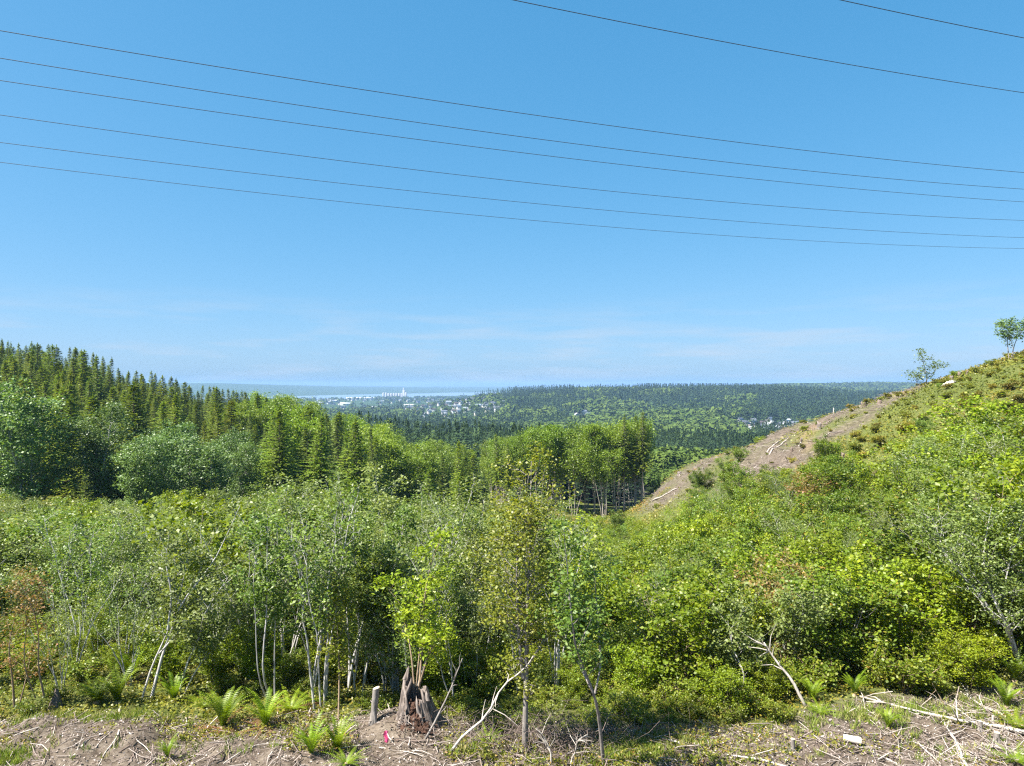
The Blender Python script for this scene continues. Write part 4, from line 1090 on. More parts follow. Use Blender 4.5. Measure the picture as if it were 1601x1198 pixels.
def fill_thicket():
    r = np.random.default_rng(77)
    sil = np.full(1900, 1300.0)     # photo row of the highest foliage so far, per column (from -150)
    cand = []
    for i in range(26000):
        px = r.uniform(-90, 1690); Y = math.exp(r.uniform(math.log(21.8), math.log(128)))
        cand.append((Y, px))
    cand.sort()
    cand = np.array(cand)
    xs = (cand[:, 1] - CX) / FPX * cand[:, 0]
    zs = ground(xs, cand[:, 0]); bm = bare_mask(xs, cand[:, 0])
    cnt = {}
    look = {'sapling': ('alder_sapling', 'pale-stemmed sapling', 'sapling'), 'lime': ('salmonberry_bush', 'bright lime bush', 'bush'), 'maple': ('vine_maple', 'red-tipped dark bush', 'bush'),
            'willow': ('willow_shrub', 'grey-green shrub', 'shrub'), 'heath': ('heath_shrub', 'low olive heath shrub', 'shrub'), 'bramble': ('bramble', 'yellow-green bramble', 'bramble'), 'bush': ('hillside_bush', 'leafy rounded bush', 'bush'), 'rust': ('elder_shrub', 'rust-brown thin shrub', 'shrub'), 'twiggy': ('twiggy_shrub', 'bare twiggy grey shrub', 'shrub'), 'young': ('young_conifer', 'young yellow-green conifer', 'conifer')}
    for (Y, px), x, z, b in zip(cand, xs, zs, bm):
        spurplant = b > 0.35 and px > 985 and Y > 65 and r.random() < 0.12
        if b > 0.35 and not spurplant: continue
        edge = 0.0
        open_hill = px > 1330 and Y > 52 + (1601 - px) * 0.03
        q = r.random(); q2 = r.random(3); q3 = r.random()
        if Y < 24.6:
            fam = 'bramble'; R = 0.95; h = r.uniform(0.35, 0.75) if px < 960 or Y < 23 else r.uniform(0.6, 1.4)
            if 600 < px < 700 and Y < 22.4: continue
            if px > 1000 and q > 0.8 and Y > 23: fam = 'lime'; h = r.uniform(1.3, 2.2)
        elif open_hill:
            if Y > 108: continue
            fam = 'heath' if q < 0.88 else 'bush'; R = 2.0; h = (r.uniform(0.45, 1.15) if fam == 'heath' else r.uniform(0.8, 1.5)) * (1.0 if Y < 72 else 0.6)
        elif px < 350:
            fam = 'sapling' if q < 0.42 else 'willow' if q < 0.62 else 'maple' if q < 0.82 else 'lime'; R = 2.1; h = r.uniform(5.0, 8.4)
        elif px < 875:
            fam = 'sapling' if q < 0.62 else 'lime' if q < 0.76 else 'willow' if q < 0.90 else 'maple'; R = 2.15; h = r.uniform(5.2, 9.0)
        elif px < 1140:
            fam = 'lime' if q < 0.36 else 'maple' if q < 0.68 else 'willow' if q < 0.86 else 'bush' if q < 0.97 else 'young'; R = 2.0 + 0.012 * Y; h = r.uniform(2.6, 4.6)
        elif px < 1430:
            fam = 'maple' if q < 0.42 else 'lime' if q < 0.60 else 'willow' if q < 0.80 else 'bush' if q < 0.96 else 'rust'; R = 2.0 + 0.012 * Y; h = r.uniform(2.4, 4.6)
        else:
            fam = 'willow' if q < 0.62 else 'maple' if q < 0.82 else 'lime'; R = 2.0; h = r.uniform(3.0, 6.0)
        if fam != 'bramble' and h > 3 and fam in ('lime', 'maple') and px < 875: h *= 0.72
        if Y > 45 and fam in ('sapling', 'willow') and px > 875: h = min(h, 4.2)
        if Y > 58 and px < 870 and not (px < 420): h = min(h, 5.0)
        if spurplant: fam = 'heath'; R = 2.2; h = 0.2 + 0.6 * q3 ** 2; open_hill = True
        lim = np.interp(px, LIMX, LIMY) + 110 * float(fbm(np.array([px / 45.0]), np.array([Y / 9.0]), 61.0, 2)[0])
        if px < 330 and Y > 52: lim -= 16
        hl = CAMZ - (lim - HY) / FPX * Y - z
        if Y > 60 and px < 1060: hl = min(hl, 4.0 if px > 560 else 5.5)
        if Y < 26.5 and px < 700: h *= 0.8
        if 24.6 <= Y < 31 and px < 1000 and q2[0] < 0.27: fam = ('lime', 'maple', 'bramble')[int(q2[1] * 3)]; h = (1.0 + 1.3 * q2[2]) * (0.6 if fam == 'bramble' else 1); R = 1.15
        if fam == 'bush' and Y < 45: fam = 'maple'
        if fam in ('sapling', 'willow') and Y < 34 and r.random() < 0.34: fam = 'twiggy'; h *= 0.8
        if px < 875 and fam != 'bramble': h *= 0.62 + 0.45 * q3
        if open_hill: hl = 99.0
        if h > hl:
            h = hl * (0.62 + 0.40 * q3)
            if h < 0.7: continue
            if h < 2.0 and fam in ('sapling', 'willow', 'maple', 'lime'): fam = 'bramble' if h < 1.5 else ('bush' if Y > 45 else 'lime')
        if not free(x, Y, R): continue
        top = HY + (CAMZ - z - h) / Y * FPX
        wpx = max(8, 1.0 / Y * FPX)
        i0, i1 = int(max(0, px + 150 - wpx)), int(min(1899, px + 150 + wpx))
        if i1 <= i0: continue
        if top > sil[i0:i1].max() + 26: continue
        c = int(px + 150)
        mid = HY + (CAMZ - z - h * 0.72) / Y * FPX
        j0, j1 = int(max(0, px + 150 - wpx * 0.8)), int(min(1899, px + 150 + wpx * 0.8))
        sil[j0:j1] = np.minimum(sil[j0:j1], mid)
        if cnt.get(fam, 0) >= 295: continue
        cnt[fam] = cnt.get(fam, 0) + 1
        nm, lk, cat = look[fam]
        key = fam + str(r.integers({'sapling': 4, 'bush': 2, 'rust': 1, 'young': 2, 'twiggy': 2}.get(fam, 3)))
        # where, by things one can find
        mk = HILLMARK if (px > 1080 and Y > 45) else MARK
        lm = mk[int(np.argmin([abs(px - m_) for m_, _ in mk]))][1]
        if spurplant: where = "in the spur slash " + lm.replace('below', 'near')
        elif open_hill: where = ("low on" if Y < 70 else "midway up" if Y < 84 else "high on") + " the open hill " + lm
        elif Y < 24.6: where = "at the front edge near " + lm
        elif px > 1080 and Y > 45: where = ("low on" if Y < 60 else "midway up" if Y < 80 else "high on") + " the slope " + lm
        else: where = ("in the first row" if Y < 28 else "in the second row" if Y < 33 else "in the middle rows" if Y < 45 else "in the back rows" if Y < 62 else "far down the hollow") + " beyond " + lm
        size = "tall" if h > 5.5 else "knee-high" if h < 0.6 else "small" if h < 1.0 else "large" if h > 4 else "medium" if h > 2.2 else ""
        lab = f"{size} {lk} {where}".strip()
        placed.append((x, Y, R))
        plant(key, nm, x, Y, h, lab, cat, f"{lk} plants of the clearing", z=z, wide=float(r.uniform(0.9, 1.25)))
    print('thicket', cnt)
for px_, py_ in ((350, 1140), (415, 1138), (152, 1100), (184, 1100), (205, 1066), (272, 1098), (318, 1108), (455, 1112), (1336, 1088), (1270, 1098), (1585, 1066), (1572, 1108)):
    b_ = hit(px_, py_); placed.append((b_[0], b_[1], 1.5)); placed.append((b_[0] * 0.96, b_[1] * 0.96, 0.8))      # room for the ferns
fill_thicket()

def slim_saplings():
    r = np.random.default_rng(123)
    pts = []
    for t in range(900):
        px = r.uniform(90, 900); Y = r.uniform(22.9, 28.5); x = X(px, Y)
        if len(pts) >= 30: break
        if any((a - x) ** 2 + (b - Y) ** 2 < 1.3 ** 2 for a, b in pts) or (770 < px < 860 and Y < 25): continue
        if bare_mask(np.array([x]), np.array([Y]))[0] > 0.3: continue
        if Y < 25 and not (470 < px < 740 or px < 130): continue
        pts.append((x, Y))
        h = r.uniform(3.6, 7.4) * (0.82 if px < 330 else 1.0); k = int(r.integers(4))
        lm = MARK[int(np.argmin([abs(px - m_) for m_, _ in MARK]))][1]
        lab = f"{'tall ' if h > 6.2 else 'short ' if h < 5 else ''}slim {['twin', 'four', 'triple', 'many'][k]}-stemmed {['grey-green', 'green', 'lime', 'sparse grey'][k]} sapling {'at the edge' if Y < 24.5 else 'just inside the thicket' if Y < 26.5 else 'inside the thicket'} by {lm}"
        plant(f'slim{k}', 'slim_sapling', x, Y, h, lab, 'sapling', 'slim saplings at the thicket front', wide=float(r.uniform(0.85, 1.2)), tilt=0.07)
slim_saplings()

# ------------------------------------------------------------------ ground cover (uncountable)
def build_cover():
    r = np.random.default_rng(88)
    A = Acc()
    def scatter(n, y0, y1, p0, p1, per, rad, hh, ll, keep_bare=0.3, keep=None):
        px = r.uniform(p0, p1, n); Y = np.sqrt(r.uniform(y0 ** 2, y1 ** 2, n)); x = (px - CX) / FPX * Y
        k = bare_mask(x, Y) < keep_bare + r.uniform(-0.2, 0.25, n)
        if keep is not None: k &= keep(px, Y)
        x, Y = x[k], Y[k]
        tt = np.clip(0.5 + fbm(x * 0.12, Y * 0.12, 3.0, 3) * 2.2 + r.normal(0, 0.12, len(x)), 0, 1)
        z = ground(x, Y)
        m = len(x)
        C = np.repeat(np.stack([x, Y, z], 1), per, 0)
        hs = np.repeat(r.uniform(0.4, 1.0, m) * hh, per)
        o = r.normal(0, 1, (m * per, 3)) * np.array([rad, rad, 0])
        C = C + o; C[:, 2] += hs * r.random(m * per) * np.exp(-(o[:, 0] ** 2 + o[:, 1] ** 2) / (3 * rad * rad)) + 0.02
        rand_leaves(A, r, C, ll, ll * 0.75, 0.75 * np.repeat(tt, per) + 0.25 * r.random(m * per), up=1.1)
    scatter(4700, 21.4, 32, -60, 1660, 10, 0.20, 0.42, 0.10)
    scatter(2200, 62, 96, -120, 420, 9, 0.45, 0.7, 0.24)
    scatter(1400, 100, 165, 820, 1060, 9, 0.5, 0.8, 0.28)
    scatter(2600, 32, 60, 860, 1680, 9, 0.30, 0.6, 0.16)
    scatter(5600, 52, 106, 1120, 1680, 8, 0.42, 0.8, 0.22, keep=lambda p, y: (p > 1180) | (y < 80))
    scatter(1400, 60, 150, 850, 1200, 9, 0.45, 0.7, 0.26, keep_bare=0.6)
    n = 2600
    px = np.concatenate([r.uniform(-60, 1660, n), r.normal(1000, 40, 260), r.normal(505, 30, 160), r.normal(720, 40, 120), r.normal(300, 40, 120), r.normal(870, 70, 320), r.normal(1110, 70, 200), r.normal(420, 60, 160)])
    Y = np.concatenate([r.uniform(18.3, 22.6, n), r.uniform(18.8, 21.5, 260), r.uniform(19.2, 20.6, 160), r.uniform(18.9, 20.2, 120), r.uniform(20.2, 21.8, 120), r.uniform(18.8, 21.4, 320), r.uniform(18.9, 21.6, 200), r.uniform(20.3, 21.8, 160)]); x = (px - CX) / FPX * Y
    k = (fbm(x * 0.55, Y * 0.9, 44.0) > np.where(np.arange(len(x)) < n, 0.04, -1)) & ~((px > 560) & (px < 690)); x, Y = x[k], Y[k]
    per = 7; m = len(x)
    C = np.repeat(np.stack([x, Y, ground(x, Y)], 1), per, 0) + np.abs(r.normal(0, 1, (m * per, 3))) * np.array([0, 0, 0.09]) + r.normal(0, 1, (m * per, 3)) * np.array([0.10, 0.10, 0.0])
    rand_leaves(A, r, C, 0.085, 0.05, np.clip(np.repeat(r.random(m) * 0.75, per) + 0.25 * r.random(m * per), 0, 1), up=0.7)
    tag(link('ground_cover', A.mesh('ground_cover', M['cover'])), "low leafy plants carpeting the slope and the thicket floor", 'ground cover', kind='stuff')
    # grass tufts
    G = Acc()
    n = 2600
    px = np.concatenate([r.uniform(-40, 1640, 420), r.normal(1000, 35, 260), r.normal(170, 60, 120), r.normal(1400, 110, 300), r.normal(740, 40, 40), r.normal(10, 25, 60)])
    Y = np.concatenate([r.uniform(19.0, 22.8, 420), r.normal(20.1, 0.5, 260), r.normal(21.7, 0.3, 120), r.normal(21.9, 0.5, 300), r.normal(19.6, 0.25, 40), r.normal(19.3, 0.2, 60)])
    k = ~((px > 560) & (px < 700)); px, Y = px[k], Y[k]
    x = (px - CX) / FPX * Y; z = ground(x, Y)
    per = 14
    base = np.repeat(np.stack([x, Y, z], 1), per, 0) + r.normal(0, 1, (len(x) * per, 3)) * np.array([0.07, 0.07, 0])
    d = r.normal(0, 0.45, (len(base), 3)); d[:, 2] = 1
    ln_ = r.uniform(0.10, 0.30, len(base))
    leaves(G, base + unit(d) * ln_[:, None] * 0.45, d, np.stack([r.normal(0, 1, len(base)), r.normal(0, 1, len(base)), np.full(len(base), 0.2)], 1), ln_, 0.022, np.repeat(r.random(len(x)), per) * 0.7 + 0.3 * r.random(len(base)), fold=0)
    tag(link('grass', G.mesh('grass', M['grass'])), "thin grass tufts growing along the bare earth and slash", 'grass', kind='stuff')
build_cover()
# ------------------------------------------------------------------ foreground: ferns
def fern_mesh(seed, n=30, L0=1.0, upright=0.7):
    r = np.random.default_rng(seed)
    A = Acc()
    for k in range(n):
        a = k * 2.39996 + r.normal(0, 0.2)
        d = np.array([math.cos(a), math.sin(a), 0]); p = np.array([-d[1], d[0], 0])
        ln_ = L0 * r.uniform(0.7, 1.15); rise = upright * r.uniform(0.75, 1.3)
        m = 20
        t = np.linspace(0.06, 1, m)
        P = d * (ln_ * (0.30 * t + 0.28 * t ** 2.2) / max(0.55, upright))[:, None]; P[:, 2] += ln_ * (rise * 1.25 * t - 0.42 * rise * t ** 2.6)
        w = 0.105 * L0 * np.sin(np.clip(t * 0.86 + 0.14, 0, 1) * math.pi) ** 0.6 + 0.006
        T = unit(np.gradient(P, axis=0))
        tt = np.clip(r.random() * 0.6 + 0.4 * r.random(m), 0, 1)
        hw = ln_ / m * 0.62
        for s in (-1, 1):
            tip = P + p * s * w[:, None] + T * w[:, None] * 0.35 + np.array([0, 0, -0.15]) * w[:, None]
            V = np.stack([P - T * hw * 0.6, P + T * hw * 0.6, tip], 1).reshape(-1, 3)
            A.add(V, None, np.arange(len(V)).reshape(-1, 3), np.repeat(tt, 3))
    return A
FERN = [fern_mesh(40, 34).mesh('fern_fronds', M['fern']), fern_mesh(41, 26, 1.0, 0.95).mesh('fern_fronds', M['fern']), fern_mesh(42, 22, 1.0, 0.5).mesh('fern_fronds', M['fern'])]
DEADF = fern_mesh(43, 14, 0.85, 0.15).mesh('dead_fronds', M['deadfern'])
CROWN = Acc(); tube(CROWN, np.array([[0, 0, -0.12], [0, 0, 0.03], [0, 0, 0.10]]), np.array([0.11, 0.10, 0.03]), 7, cap=True)
CROWN = CROWN.mesh('fern_rootstock', M['brownstem'])
for px, py, s, k, dead, label in [
    (350, 1140, 1.25, 1, 1, "big bright sword fern in front of the thicket, next to the three slim stems"),
    (415, 1138, 1.0, 1, 1, "bright sword fern directly below the three slim stems"),
    (152, 1100, 1.05, 0, 0, "dark green sword fern beside the pointed stump"),
    (184, 1100, 1.15, 1, 0, "sword fern with upright fronds between the pointed stump and the leaning trunk"),
    (205, 1066, 1.35, 1, 1, "tall sword fern with rusty old fronds behind the other two"),
    (272, 1098, 0.9, 1, 0, "fern growing at the foot of the crooked double trunk"),
    (318, 1108, 0.7, 2, 0, "small fern between the double trunk and the big bright fern"),
    (487, 1182, 0.85, 1, 0, "sword fern on the open earth, first of the pair"),
    (528, 1176, 0.85, 1, 0, "sword fern on the open earth beside its twin, toward the stump"),
    (541, 1196, 0.6, 2, 0, "small fern tucked below the fern pair"),
    (455, 1112, 0.9, 2, 1, "fern with brown dead fronds in the shade behind the fern pair"),
    (490, 1100, 0.9, 2, 1, "fern hanging over the dark hollow beside the yellowing sapling"),
    (1336, 1088, 0.75, 1, 0, "upright sword fern below the bright yellow-green bushes"),
    (1270, 1098, 0.8, 1, 0, "fern at the base of the leaning dead tree"),
    (1282, 1118, 0.6, 2, 0, "small bright fern just below the leaning dead tree"),
    (1388, 1140, 0.6, 1, 0, "small dark fern between the cut white log and the long fallen trunk"),
    (1585, 1066, 0.95, 1, 0, "sword fern at the picture's edge beneath the leaning pale trunk"),
    (1572, 1108, 0.85, 1, 0, "narrow upright fern above the short stubs"),
    (1590, 1140, 0.8, 2, 0, "yellow-green fern beside the long fallen trunk's thick end"),
    (1588, 1194, 0.7, 2, 0, "fern in the very corner below the stubs"),
    (763, 1160, 0.6, 2, 0, "single fern lying across the dark twigs left by the birch"),
    (262, 1186, 0.5, 1, 0, "small fern-like weed standing alone on the bare earth"),
]:
    b = hit(px, py)
    o = link('sword_fern', None, loc=b); o.rotation_euler = (0, 0, rng.uniform(0, 6.28)); s *= 1.0; o.scale = (s, s, s)
    link('fronds', FERN[k], o); link('rootstock', CROWN, o)
    if dead: link('dead_fronds', DEADF, o)
    tag(o, label, 'fern', 'sword ferns at the edge of the bare ground')

# ------------------------------------------------------------------ the old broken stump and the sawn stubs
def build_stump():
    b = hit(655, 1128)
    px = FPX / b[1]
    root = link('broken_stump', None, loc=(b[0], b[1], b[2] - 0.1)); root.scale = (0.85, 0.85, 0.74)
    n, m = 110, 26
    th = np.arange(n) * 2 * math.pi / n
    # height of the broken rim by direction (0 = right, -pi/2 = toward the camera)
    ang = np.degrees(th); ang = np.where(ang > 180, ang - 360, ang)
    H = np.interp(ang, [-180, -150, -128, -112, -100, -78, -62, -48, -25, 0, 40, 80, 110, 135, 150, 165, 180], [1.55, 1.35, 0.85, 0.45, 0.30, 0.55, 1.05, 1.35, 1.42, 1.20, 0.95, 1.1, 1.5, 1.9, 2.05, 1.85, 1.55])
    rg = np.random.default_rng(3)
    H = np.maximum(0.12, H + rg.normal(0, 0.13, n) + 0.22 * rg.random(n) * (rg.random(n) < 0.15) - 0.30 * rg.random(n) * (rg.random(n) < 0.25))
    ridge = 0.05 * np.sin(th * 15 + 1) + 0.03 * np.sin(th * 27 + 2) + rg.normal(0, 0.03, n)
    root_f = 0.12 * np.maximum(0, np.sin(th * 5 + 0.6)) + 0.06 * np.maximum(0, np.sin(th * 7))
    t = np.linspace(0, 1, m)[:, None]
    zz = t * H[None]
    R = 0.74 - 0.46 * zz / 2.0 + np.exp(-zz * 4.0) * (0.10 + root_f[None]) + ridge[None] * (1.0 - 0.3 * t) + 0.02 * fbm(th[None] * 6, zz * 5, 3.0)
    cx = -0.10 * zz
    O = np.stack([R * np.cos(th) + cx, R * np.sin(th), zz], -1)
    Ri = R * (0.80 - 0.06 * t)
    I = np.stack([Ri * np.cos(th) + cx, Ri * np.sin(th), zz - 0.02], -1)
    A = Acc()
    V = np.concatenate([O.reshape(-1, 3), I.reshape(-1, 3)])
    i = np.arange(m - 1)[:, None] * n; j = np.arange(n)[None]; j2 = (j + 1) % n
    Qo = np.stack([i + j, i + j2, i + n + j2, i + n + j], -1).reshape(-1, 4)
    Qi = (np.stack([i + j2, i + j, i + n + j, i + n + j2], -1) + m * n).reshape(-1, 4)
    k = (m - 1) * n
    Qt = np.stack([k + np.arange(n), k + (np.arange(n) + 1) % n, m * n + k + (np.arange(n) + 1) % n, m * n + k + np.arange(n)], -1)
    A.add(V, np.concatenate([Qo, Qi, Qt]))
    link('bark_shell', A.mesh('stump_shell', M['stumpwood']), root)
    # rotten heart spilling out of the open side
    C = Acc()
    for q in range(5):
        nn_, mm = 26, 18
        c = [(-0.10, -0.30, 0.75), (-0.05, -0.45, 0.40), (0.05, -0.62, 0.12), (-0.35, -0.62, 0.05), (0.32, -0.70, 0.10)][q]
        s = [0.20, 0.24, 0.25, 0.20, 0.20][q]
        ph = np.linspace(0.05, math.pi - 0.05, mm)[:, None]; tt = (np.arange(nn_) * 2 * math.pi / nn_)[None]
        rr = s * (1 + 1.1 * fbm(tt * 4 + q * 7, ph * 6, q * 1.0, 3) + rg.normal(0, 0.2, (mm, nn_)))
        P = np.stack([c[0] + rr * np.sin(ph) * np.cos(tt), c[1] + rr * np.sin(ph) * np.sin(tt) * 0.9, c[2] + rr * np.cos(ph) * 1.25], -1).reshape(-1, 3)
        i = np.arange(mm - 1)[:, None] * nn_; j = np.arange(nn_)[None]; j2 = (j + 1) % nn_
        C.add(P, np.stack([i + j, i + j2, i + nn_ + j2, i + nn_ + j], -1).reshape(-1, 4))
    n_ = 1500                                   # crumbled fragments
    cc = np.stack([rg.normal(-0.05, 0.30, n_), -0.45 + rg.normal(0, 0.28, n_), np.abs(rg.normal(0.0, 0.45, n_))], 1); cc[:, 2] *= np.clip(1.1 + cc[:, 1] * 0.9, 0.05, 1)
    rand_leaves(C, rg, cc, 0.13, 0.045, rg.random(n_), up=0.3)
    link('rotten_heart', C.mesh('stump_heart', M['rot']), root)['label'] = "red-brown rotten wood crumbling out of the open side"
    # splinters standing on the rim
    for (x, y, z, h, dx) in ((-0.52, 0.15, 1.75, 0.55, 0.10), (-0.46, -0.12, 1.2, 0.75, 0.16), (-0.30, -0.38, 0.65, 0.85, -0.10), (0.36, -0.30, 1.1, 0.42, -0.05), (0.10, -0.48, 0.55, 0.85, -0.1)):
        S = Acc()
        V = [(x - 0.09, y - 0.04, z), (x + 0.09, y - 0.05, z), (x + 0.06, y + 0.05, z), (x - 0.07, y + 0.05, z), (x + dx - 0.05, y - 0.02, z + h * 0.6), (x + dx + 0.06, y - 0.03, z + h * 0.55), (x + dx + 0.03, y + 0.03, z + h * 0.6), (x + dx - 0.04, y + 0.03, z + h * 0.6), (x + dx * 1.3, y, z + h)]
        S.add(V, [(0, 1, 5, 4), (1, 2, 6, 5), (2, 3, 7, 6), (3, 0, 4, 7)], [(4, 5, 8), (5, 6, 8), (6, 7, 8), (7, 4, 8)])
        link('splinter', S.mesh('stump_splinter', M['stumpwood']), root)
    tag(root, "big jagged old stump with a red rotten heart and grey weathered wood", 'stump')
build_stump()

def stub(px, py, top, wpx, label, mat='greybark', lean=0.0, slant=0.0, cut=True, two=False, wood='cutwood'):
    b = hit(px, py); s = b[1] / FPX
    h = (py - top) * s; r0 = wpx * s / 2
    root = link('sawn_stub', None, loc=(b[0], b[1], b[2]))
    W = Acc()
    n = 12; th = np.arange(n) * 2 * math.pi / n; zz = np.array([-0.2, 0.0, 0.1, 0.35, 0.7, 1.0]) * 1.0
    V = []
    for q in zz:
        rr = r0 * (1.35 if q < 0.05 else 1.12 if q < 0.2 else 1.0) * (1 + 0.06 * np.sin(th * 3 + q * 4))
        V.append(np.stack([rr * np.cos(th) + lean * h * q, rr * np.sin(th), h * q + slant * r0 * np.cos(th) * (q == 1.0)], -1))
    V = np.concatenate(V)
    i = np.arange(len(zz) - 1)[:, None] * n; j = np.arange(n)[None]; j2 = (j + 1) % n
    W.add(V, np.stack([i + j, i + j2, i + n + j2, i + n + j], -1).reshape(-1, 4))
    link('bark', W.mesh('stub_bark', M[mat], True), root)
    T = Acc(); rim = V[-n:]; c = rim.mean(0) + np.array([0, 0, 0.004])
    T.add(np.concatenate([rim * np.array([1, 1, 1]) , c[None]]), None, [(k, (k + 1) % n, n) for k in range(n)])
    link('cut_face', T.mesh('stub_cut', M[wood]), root)
    if two:
        Q = Acc(); tube(Q, np.array([[r0 * 1.0, -r0 * 0.6, -0.15], [r0 * 0.7, -r0 * 0.7, h * 0.25], [r0 * 0.35, -r0 * 0.5, h * 0.5]]), np.array([r0 * 0.55, r0 * 0.5, r0 * 0.3]), 7)
        link('root_spur', Q.mesh('stub_spur', M[mat], True), root)
    tag(root, label, 'stub')
stub(583, 1132, 1077, 10.5, "sawn-off grey post-like stub standing left of the broken stump", lean=0.10, slant=0.25, two=True)
stub(1239, 1176, 1156, 6.5, "short dark stub alone on the bare ground between birch pole and white log")
stub(1532, 1143, 1129, 6, "short grey stub beside the long fallen trunk, first of the three")
stub(1552, 1140, 1120, 4, "thin pale upright stub behind the long fallen trunk", 'deadwood')
stub(1558, 1160, 1146, 9, "thick grey stub in front of the long fallen trunk")

def pointed_stump():
    b = hit(88, 1108); A = Acc(); n, m = 18, 9
    th = np.arange(n) * 2 * math.pi / n
    rg = np.random.default_rng(9)
    Hh = 0.42 + 0.22 * np.cos(th - 2.2) + rg.normal(0, 0.03, n)
    t = np.linspace(0, 1, m)[:, None]
    R = (0.23 - 0.15 * t ** 1.3) * (1 + 0.12 * np.sin(th * 6)) + 0.01 * rg.normal(0, 1, (m, n))
    V = np.stack([R * np.cos(th), R * np.sin(th), t * Hh - 0.1], -1).reshape(-1, 3)
    i = np.arange(m - 1)[:, None] * n; j = np.arange(n)[None]; j2 = (j + 1) % n
    A.add(np.concatenate([V, [[0, 0, 0.5]]]), np.stack([i + j, i + j2, i + n + j2, i + n + j], -1).reshape(-1, 4), [((m - 1) * n + k, (m - 1) * n + (k + 1) % n, m * n) for k in range(n)])
    o = link('pointed_stump', A.mesh('pointed_stump', M['conbark']), None, b); o.scale = (1.05, 1.05, 1.15)
    tag(o, "small dark pointed stump on the earth mound in the corner", 'stump')
pointed_stump()

# ------------------------------------------------------------------ fallen and dead wood
def dead_branch(name, pts, r0, label, cat='branch', mat='deadwood', twigs=6, seed=0, lift=None, group=None, tw_len=0.5, upr=0.3):
    """pts: photo columns and rows along the piece; lift: heights above the ground where it does not lie on it (None = lies)"""
    r = np.random.default_rng(seed)
    P = []
    if lift is None:
        P = [hit(px, min(py, 1215)) + np.array([0, 0, r0 * 0.75 + 0.02]) for px, py in pts]
    else:
        Y0 = hit(*pts[0])[1]
        P = [at(px, py, Y0 + q) for (px, py), q in zip(pts, lift)]
        P[0][2] = gz(P[0][0], P[0][1]) - 0.05
    P = spline(np.array(P), 12)
    P += np.cumsum(r.normal(0, 0.012, P.shape), 0) * np.array([1, 1, 0.4])
    o0 = P[0].copy()
    root = link(name, None, loc=o0)
    A = Acc(); tube(A, P - o0, r0 * (1 - 0.7 * np.linspace(0, 1, 12)), 6, cap=True)
    link('limb', A.mesh(name + '_limb', M[mat], True), root)
    for k in range(twigs):
        t = r.uniform(0.25, 0.97); i = int(t * 11); s = P[i] - o0
        tg = unit(P[min(i + 1, 11)] - P[max(i - 1, 0)])
        d = unit(tg * 0.8 + r.normal(0, 0.6, 3) + np.array([0, 0, upr]))
        ln_ = tw_len * r.uniform(0.4, 1.3)
        e = s + d * ln_
        T = Acc(); tube(T, np.array([s, s + d * ln_ * 0.5 + r.normal(0, 0.05 * ln_, 3), e + np.array([0, 0, -0.1 * ln_])]), np.array([r0 * 0.4, r0 * 0.25, r0 * 0.08]), 4)
        link('twig', T.mesh('twig', M[mat], True), root)
    tag(root, label, cat, group)
    return root

dead_branch('fallen_trunk', [(1605, 1152), (1560, 1142), (1510, 1134), (1440, 1118), (1345, 1094)], 0.075, "long bleached fallen trunk with side twigs lying across the slash", 'fallen trunk', twigs=14, seed=1, tw_len=0.7)
dead_branch('dead_branch', [(1512, 1205), (1498, 1165), (1486, 1148), (1476, 1128)], 0.045, "pale straight branch crossing in front of the long fallen trunk", twigs=2, seed=2)
dead_branch('dead_branch', [(1568, 1122), (1530, 1104), (1487, 1077)], 0.05, "bleached branch with upright twigs behind the long fallen trunk", twigs=5, seed=3, upr=1.1, tw_len=0.7)
dead_branch('dead_branch', [(1500, 1114), (1480, 1106), (1462, 1098)], 0.03, "thin grey branch at the foot of the yellow-green bushes", twigs=3, seed=4)
dead_branch('dead_tree', [(1262, 1108), (1236, 1062), (1212, 1030), (1196, 1004)], 0.06, "leaning dead grey tree with bare limbs pointing up out of the bushes", 'dead tree', twigs=11, seed=5, lift=(0, 0.2, 0.4, 0.5), tw_len=0.9)
dead_branch('birch_pole', [(1068, 1167), (1010, 1153), (972, 1144)], 0.04, "straight grey birch pole lying on the grass by the bent sapling", 'log', twigs=1, seed=6, mat='palebark')
dead_branch('dead_branch', [(1232, 1204), (1180, 1190), (1138, 1180)], 0.045, "pale debarked pole at the bottom edge below the short dark stub", twigs=1, seed=7)
dead_branch('curved_sapling', [(704, 1176), (726, 1150), (760, 1120), (788, 1072), (822, 1044), (850, 1000)], 0.045, "bare curved stem rising from the ground toward the birch", 'stem', twigs=9, seed=8, lift=(0, 0.0, 0.1, 0.2, 0.3, 0.4), tw_len=0.8)
dead_branch('leaning_snag', [(664, 1156), (690, 1110), (708, 1072), (724, 1030)], 0.035, "thin dead stem leaning away from the broken stump", 'stem', twigs=7, seed=9, lift=(0, 0.1, 0.2, 0.3), mat='greybark')
dead_branch('dead_branch', [(188, 1112), (187, 1148), (168, 1178), (155, 1204)], 0.03, "curved grey stick lying on the bare earth below the double trunk", twigs=3, seed=10)
dead_branch('dead_branch', [(0, 1162), (60, 1142), (120, 1128)], 0.02, "long thin stick on the earth under the rust-tinged shrub", twigs=3, seed=11)
dead_branch('dead_branch', [(98, 1204), (128, 1168), (140, 1158)], 0.025, "pale forked stick at the bottom edge below the pointed stump", twigs=3, seed=12)
dead_branch('dead_branch', [(200, 1146), (215, 1164), (235, 1186)], 0.02, "short thin stick beside the curved grey one", twigs=1, seed=13)
dead_branch('dead_branch', [(350, 1196), (400, 1170), (466, 1164)], 0.018, "thin curved stick on the earth before the fern pair", twigs=2, seed=14)
dead_branch('dead_branch', [(594, 1172), (640, 1180), (665, 1186)], 0.02, "pale stick below the pink ribbon", twigs=2, seed=15)
